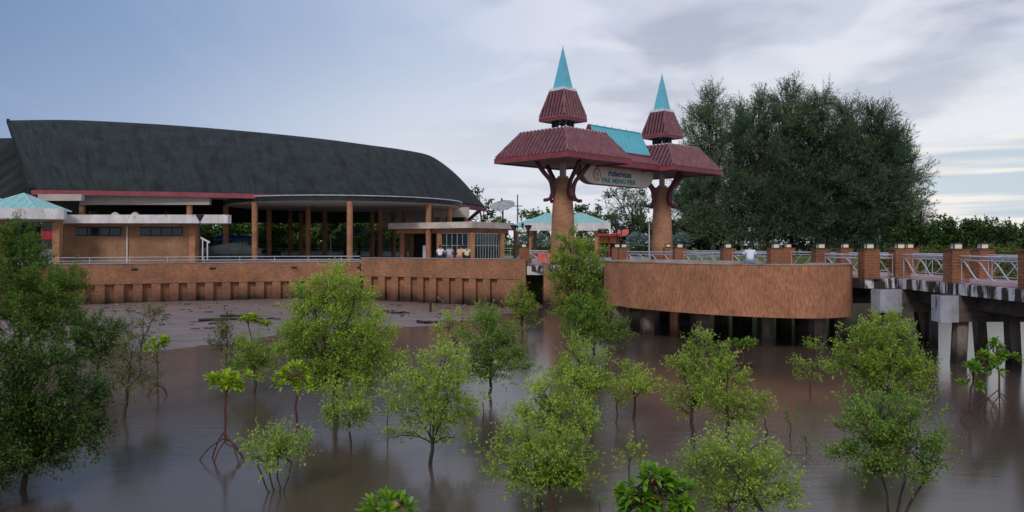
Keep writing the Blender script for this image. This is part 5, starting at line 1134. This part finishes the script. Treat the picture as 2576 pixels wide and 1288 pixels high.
mangrove(2028, 1135, [(2026, 1105, 7, 9), (2034, 1122, 7, 5)], 'tiny dark seedling in open water, lower one of two on the right', 'leaf_mangrove_dark', 36, cover=1.6, r0=.014, L=.06)
mangrove(1213, 1062, [(1220, 1002, 14, 9)], 'lone stem with a small leaf tuft below the straight trunked mangrove', 'leaf_mangrove', 37, cover=1.6, r0=.016, L=.06)
mangrove(1508, 1285, [(1508, 1262, 10, 9)], 'tiny seedling at the bottom edge right of the tall foreground mangrove', 'leaf_mangrove_dark', 38, cover=1.8, r0=.012, L=.05)
mangrove(975, 1120, [(975, 1040, 10, 14)], 'thin bare stem with few leaves left of the large light green mangrove', 'leaf_mangrove_olive', 39, cover=.8, r0=.014, L=.05)
rosette_tree(567, 1157, [(567, 958, 56, 26)], 'sapling with a flat bright yellow-green crown on long stilt roots, left foreground', seed=1, roots=6, root_h=.62, dens=1.25)
rosette_tree(748, 1108, [(742, 928, 30, 26), (715, 958, 28, 20), (775, 965, 26, 18)], 'sapling with bright drooping leaf tufts and one long stilt root, left of the tall mangrove', seed=2, roots=3, root_h=.45, L=.19, Wd=.07)
rosette_tree(397, 996, [(395, 862, 30, 22)], 'sapling with a small bright crown and short stilt roots near the left clump', seed=3, roots=6, root_h=.45, m_='leaf_glossy')
rosette_tree(634, 862, [(622, 800, 16, 12), (645, 800, 18, 12), (668, 815, 14, 12)], 'small yellow-green sapling on the mud with three leaf tufts', seed=4, roots=0, h0=.1, L=.22, Wd=.08, stem_r=.03)
rosette_tree(1398, 1300, [(1370, 1182, 26, 14), (1412, 1190, 30, 18), (1445, 1200, 20, 12), (1400, 1215, 16, 10)], 'bright large leaved sapling in front of the tall foreground mangrove', seed=5, roots=0, L=.17, Wd=.07, m_='leaf_glossy_green')
rosette_tree(1650, 1480, [(1640, 1195, 44, 30), (1600, 1240, 44, 30), (1700, 1235, 46, 30), (1650, 1270, 80, 30), (1735, 1280, 36, 18)], 'big glossy leaved sapling at the bottom edge, brightest green', seed=6, roots=0, L=.17, Wd=.065, m_='leaf_glossy_green', dens=2.3)
rosette_tree(980, 1560, [(980, 1270, 60, 24), (960, 1290, 50, 20)], 'glossy leaf tops poking up at the bottom edge left of centre', seed=7, roots=0, L=.17, Wd=.06, m_='leaf_glossy_green', dens=2.4)
rosette_tree(1870, 935, [(1872, 862, 28, 16)], 'small bright leaf cluster seen against the dark platform piles', seed=8, roots=0, m_='leaf_glossy_green', L=.2, Wd=.08)
rosette_tree(2437, 1062, [(2450, 925, 30, 18), (2440, 965, 26, 10)], 'stilt rooted sapling at right, left one of three before the piles', seed=9, roots=3, m_='leaf_glossy_green', root_h=.4)
rosette_tree(2480, 1042, [(2475, 900, 26, 22), (2500, 930, 20, 12)], 'stilt rooted sapling at right, middle one of three before the piles', seed=10, roots=5, m_='leaf_glossy_green', root_h=.5)
rosette_tree(2514, 1030, [(2508, 860, 16, 22), (2540, 900, 26, 18), (2515, 890, 18, 14)], 'stilt rooted sapling at right, tallest and rightmost of three before the piles', seed=11, roots=5, m_='leaf_glossy_green', root_h=.6)

# ---- far trees
def far_tree(name, bx, Z, blobs, label, m_, seed, L, Wd, cover, r0=.3, group='trees beyond the promenade', bias=0, cat='tree', h0=3.0, twig=.8, per=8, up=.4, bark='bark', dmul=1.0, **kw):
    rng = np.random.default_rng(seed + 500); b0 = Vector((px_x(bx, Z), Z, h0)); bl = []
    for (x, y, rx, ry) in blobs:
        r = rx * Z / F, ry * Z / F; c = pt(x, y, Z + rng.uniform(-.6, .6) * r[0]); bl.append((tuple(c), (r[0], r[0] * dmul, r[1])))
    t_ = thing(name, b0, label, cat, group); crown_small(bl, L, Wd, cover, rng, M[m_], t_, twig, per=per, bias=bias, up_bias=up, tv=.3, **kw); trunk_mesh(b0, 0, bl, rng, r0, M[bark], t_); return t_
CAS = [  # x base, Z, top y, bottom y, half width, label
    (1795, 112, 232, 600, 74, 'casuarina at the left of the tall grove, loose and pale with sky showing through', 2.0, .25),
    (1858, 118, 262, 600, 58, 'casuarina second from the left of the tall grove', 1.9, .12),
    (1925, 110, 245, 610, 62, 'casuarina third from the left of the tall grove', 2.6, .05),
    (1992, 114, 218, 610, 60, 'casuarina with the highest top of the grove', 2.8, .02),
    (2062, 108, 240, 612, 66, 'casuarina right of the highest one in the grove', 3.0, .0),
    (2135, 112, 258, 612, 62, 'casuarina in the dense right half of the grove', 3.2, -.05),
    (2200, 106, 275, 612, 58, 'dark casuarina second from the right of the grove', 3.2, -.08),
    (2258, 110, 322, 608, 52, 'dark casuarina at the right end of the tall grove', 3.0, -.10),
    (1760, 124, 400, 600, 46, 'lower casuarina behind the right roof of the far gate tower', 1.9, .05)]
for i, (x, Z, ty, by, hw, lab, cov, bi) in enumerate(CAS):
    rr = random.Random(i + 40); bl = []; H = by - ty
    for k in range(15):
        f = (k + .5) / 15; prof_ = (.30 + 1.0 * math.sin(math.pi * min(f * .72 + .06, 1)) ** .8) ; y = ty + 22 + H * .93 * f; off = rr.uniform(-1, 1) * hw * .62 * prof_
        bl.append((x + off, y, hw * prof_ * rr.uniform(.55, .85), rr.uniform(28, 46)))
    bl.append((x + rr.uniform(-10, 10), ty + 14, 12, 24)); bl.append((x + rr.uniform(-34, 34), ty + 40, 16, 26))
    far_tree('casuarina_tree', x, Z, bl, lab, 'leaf_casuarina', i, .55, .075, cov * 1.7, .32, 'casuarina grove beyond the pier', bi, twig=1.7, per=13, up=.5, align=1.0, spread=.65, ln=.04, drp=.25)
far_tree('casuarina_tree', 1600, 120, [(1545, 492, 26, 16), (1590, 485, 30, 18), (1630, 500, 28, 22), (1580, 520, 44, 26), (1620, 545, 46, 28), (1570, 560, 40, 26), (1640, 575, 40, 26)], 'wispy casuarina seen under the sign between the two towers', 'leaf_casuarina', 60, .5, .12, 2.6, .3, 'casuarina grove beyond the pier', .18, twig=1.0)
far_tree('casuarina_tree', 1725, 116, [(1720, 500, 36, 30), (1760, 545, 44, 30), (1710, 560, 40, 30), (1740, 590, 50, 24), (1800, 590, 50, 24)], 'low casuarina between the far gate column and the grove', 'leaf_casuarina', 61, .5, .13, 2.2, .3, 'casuarina grove beyond the pier', 0, twig=1.0)
far_tree('casuarina_tree', 2318, 104, [(2325, 500, 22, 18), (2300, 530, 34, 24), (2290, 575, 44, 30)], 'small wispy casuarina on the right flank of the grove', 'leaf_casuarina', 62, .5, .13, 2.0, .2, 'casuarina grove beyond the pier', -.05, twig=1.0)
BELT = [(2300, 100, 560, 'mangrove belt tree nearest the grove, low and bright'), (2362, 112, 545, 'mangrove belt tree second from the grove'), (2415, 108, 556, 'rounded mangrove belt tree left of centre of the belt'), (2468, 114, 548, 'mangrove belt tree in the middle of the belt'),
        (2520, 108, 562, 'mangrove belt tree second from the right edge'), (2575, 112, 570, 'mangrove belt tree cut by the right edge'), (2640, 110, 575, 'mangrove belt tree outside the right edge side')]
for i, (x, Z, ty, lab) in enumerate(BELT):
    rr = random.Random(i + 80); bl = [(x + rr.uniform(-30, 30), ty + 16 + 62 * (k / 9), rr.uniform(20, 34), rr.uniform(13, 21)) for k in range(11)]
    far_tree('mangrove_belt_tree', x, Z, bl, lab, 'leaf_belt', 100 + i, .42, .26, 4.0, .25, 'dense mangrove belt on the right', (.0, .05, -.05)[i % 3], h0=1.5 if x > 2380 else 3.0, twig=.7)
# understorey closing the far bank
BG = [(230, 118, 498, 34), (330, 112, 505, 40), (420, 120, 498, 40), (520, 116, 505, 40), (600, 122, 530, 44), (690, 116, 525, 46), (775, 126, 520, 48), (860, 118, 530, 46), (930, 124, 520, 44), (1000, 128, 525, 40)]
nm_ = ['far left', 'second from left', 'third from left', 'fourth from left', 'left of the middle', 'middle', 'right of the middle', 'third from right', 'second from right', 'far right']
for i, (x, Z, ty, hw) in enumerate(BG):
    rr = random.Random(i + 120); bl = [(x + rr.uniform(-1, 1) * hw * .7, ty + 12 + (628 - ty) * .9 * (k / 12), rr.uniform(.6, .9) * hw, rr.uniform(16, 24)) for k in range(13)]
    far_tree('broadleaf_tree', x, Z, bl, 'dark garden tree seen through the hall columns, ' + nm_[i], 'leaf_broad', 200 + i, .50, .34, 6, .25, 'garden trees behind the hall', (-.1, .08, 0, -.05, .1)[i % 5], twig=.7)
far_tree('broadleaf_tree', 1212, 112, [(1205, 490, 14, 12), (1222, 512, 16, 14), (1232, 535, 20, 16), (1215, 560, 22, 18), (1195, 485, 8, 8)], 'dark tree rising behind the tip of the big hall roof', 'leaf_broad', 240, .42, .26, 2.4, .2, bias=-.12)
for i, (x, Z, ty, hw, lab) in enumerate(((1255, 125, 548, 34, 'low tree behind the satellite dish pole'), (1330, 130, 528, 36, 'rounded tree left of the near gate column behind the pavilion'), (1385, 132, 532, 36, 'tree directly behind the near gate column'),
                                    (1462, 128, 520, 34, 'tree right of the near gate column behind the turquoise roof'), (1520, 126, 530, 36, 'tree behind the right end of the pavilion'), (1565, 124, 540, 34, 'tree behind the red stall'), (1625, 124, 545, 40, 'tree behind the far gate column'), (1690, 124, 560, 40, 'low tree right of the far gate column'))):
    rr = random.Random(i + 160); bl = [(x + rr.uniform(-1, 1) * hw * .7, ty + 10 + (634 - ty) * .9 * (k / 9), rr.uniform(.5, .8) * hw, rr.uniform(12, 18)) for k in range(11)]
    far_tree('broadleaf_tree', x, Z, bl, lab, 'leaf_broad', 250 + i, .42, .28, 3.6, .2, 'trees behind the pavilion', (0, .08, -.08)[i % 3], twig=.7)
# dense shade under the grove: hedge of undergrowth
rng = np.random.default_rng(9); hd_ = thing('undergrowth', (25, 118, 3), 'dark undergrowth filling the shade below the casuarina grove', 'undergrowth'); hd_['kind'] = 'stuff'
bl = [((px_x(x, 121), 121 + rng.uniform(-2, 2), 3.6 + rng.uniform(0, 2.6)), (3.2, 2.5, 2.2)) for x in range(1640, 2700, 26)]
crown_small(bl, .5, .3, 2.2, rng, M['leaf_casuarina'], hd_, .7, per=6, bias=-.15, name='foliage')
hd2 = thing('undergrowth', (-10, 108, 3), 'green shrubs along the garden behind the hall', 'undergrowth'); hd2['kind'] = 'stuff'
bl = [((px_x(x, 108), 108 + rng.uniform(-2, 2), 3.3 + rng.uniform(0, .9)), (1.8, 1.4, 1.0)) for x in list(range(540, 1040, 26)) + list(range(1290, 1620, 24))]
crown_small(bl, .3, .18, 2.0, rng, M['leaf_broad'], hd2, .4, per=6, bias=.1, name='foliage')
wd = thing('woodland', (-24, 138, 3), 'far wood closing the view behind the hall and garden', 'woodland'); wd['kind'] = 'stuff'
bl = [((px_x(x, 138), 138 + rng.uniform(-3, 3), z), (3.4, 2.5, 2.3)) for x in range(120, 1130, 34) for z in (4.5 + rng.uniform(0, .8), 7.4 + rng.uniform(-.5, .8))]
crown_small(bl, .9, .6, 2.6, rng, M['leaf_broad'], wd, .8, per=6, bias=.22, name='foliage', tv=.2)
th = thing('mangrove_thicket', (40, 84, 1), 'low mangrove thicket on the shore seen through the pier railings on the right', 'thicket'); th['kind'] = 'stuff'
bl = [((px_x(x, Zs), Zs + rng.uniform(-2, 2), z), (2.6, 2.2, 1.3)) for x in range(2215, 2680, 22) for Zs, z in ((82 + rng.uniform(-3, 3), 1.0), (88 + rng.uniform(-3, 3), 2.2 + rng.uniform(0, .7)))]
crown_small(bl, .26, .15, 2.6, rng, M['leaf_mangrove_olive'], th, .5, per=7, bias=-.1, name='foliage', tv=.25)
# silver fan palms
def fan_palm(x, Z, h, label, seed):
    rng = np.random.default_rng(seed); X = px_x(x, Z); t_ = thing('fan_palm', (X, Z, 3.0), label, 'palm', 'silver fan palms'); mb = MB(); mb.tube([(X, Z, 3.0), (X + .05, Z, 3 + h * .5)], [.24, .18], 8); mb.build('trunk', M['bark'], t_); VV = []; QQ = []; off = 0
    top = np.array([X, Z, 3 + h * .5])
    for k in range(26):
        a = k * 2.4; el = R(80 - 100 * k / 26); d = np.array([math.cos(a) * math.cos(el), math.sin(a) * math.cos(el), math.sin(el)]); e = top + d * h * .33; u = nrmz(np.cross(d, [0.01, 0, 1])); w = np.cross(u, d)
        an = np.linspace(-1.9, 1.9, 15); dd = nrmz(d[None] * np.cos(an)[:, None] + u[None] * np.sin(an)[:, None] + w[None] * .12); V, Q = leaf_quads(np.repeat(e[None], 15, 0), dd, h * .26, .11, rng, .1); VV.append(V); QQ.append(Q + off); off += len(V)
    npmesh('fronds', np.concatenate(VV), np.concatenate(QQ), M['leaf_silver'], t_, rng.random(off // 4))
for i, (x, Z, h, lab) in enumerate(((868, 100, 3.6, 'silver fan palm left of the hall column nearest centre'), (903, 104, 4.2, 'silver fan palm just right of the front hall column'), (946, 101, 3.4, 'silver fan palm before the back columns on the right'), (1358, 104, 3.0, 'silver fan palm left of the near gate column'), (1315, 106, 2.8, 'silver fan palm between the two lamp posts'),
                                   (1600, 104, 3.2, 'silver fan palm right of the red stall'), (1618, 108, 3.0, 'silver fan palm close to the far gate column on its left'), (1714, 106, 3.2, 'silver fan palm just right of the far gate column'))): fan_palm(x, Z, h, lab, i)
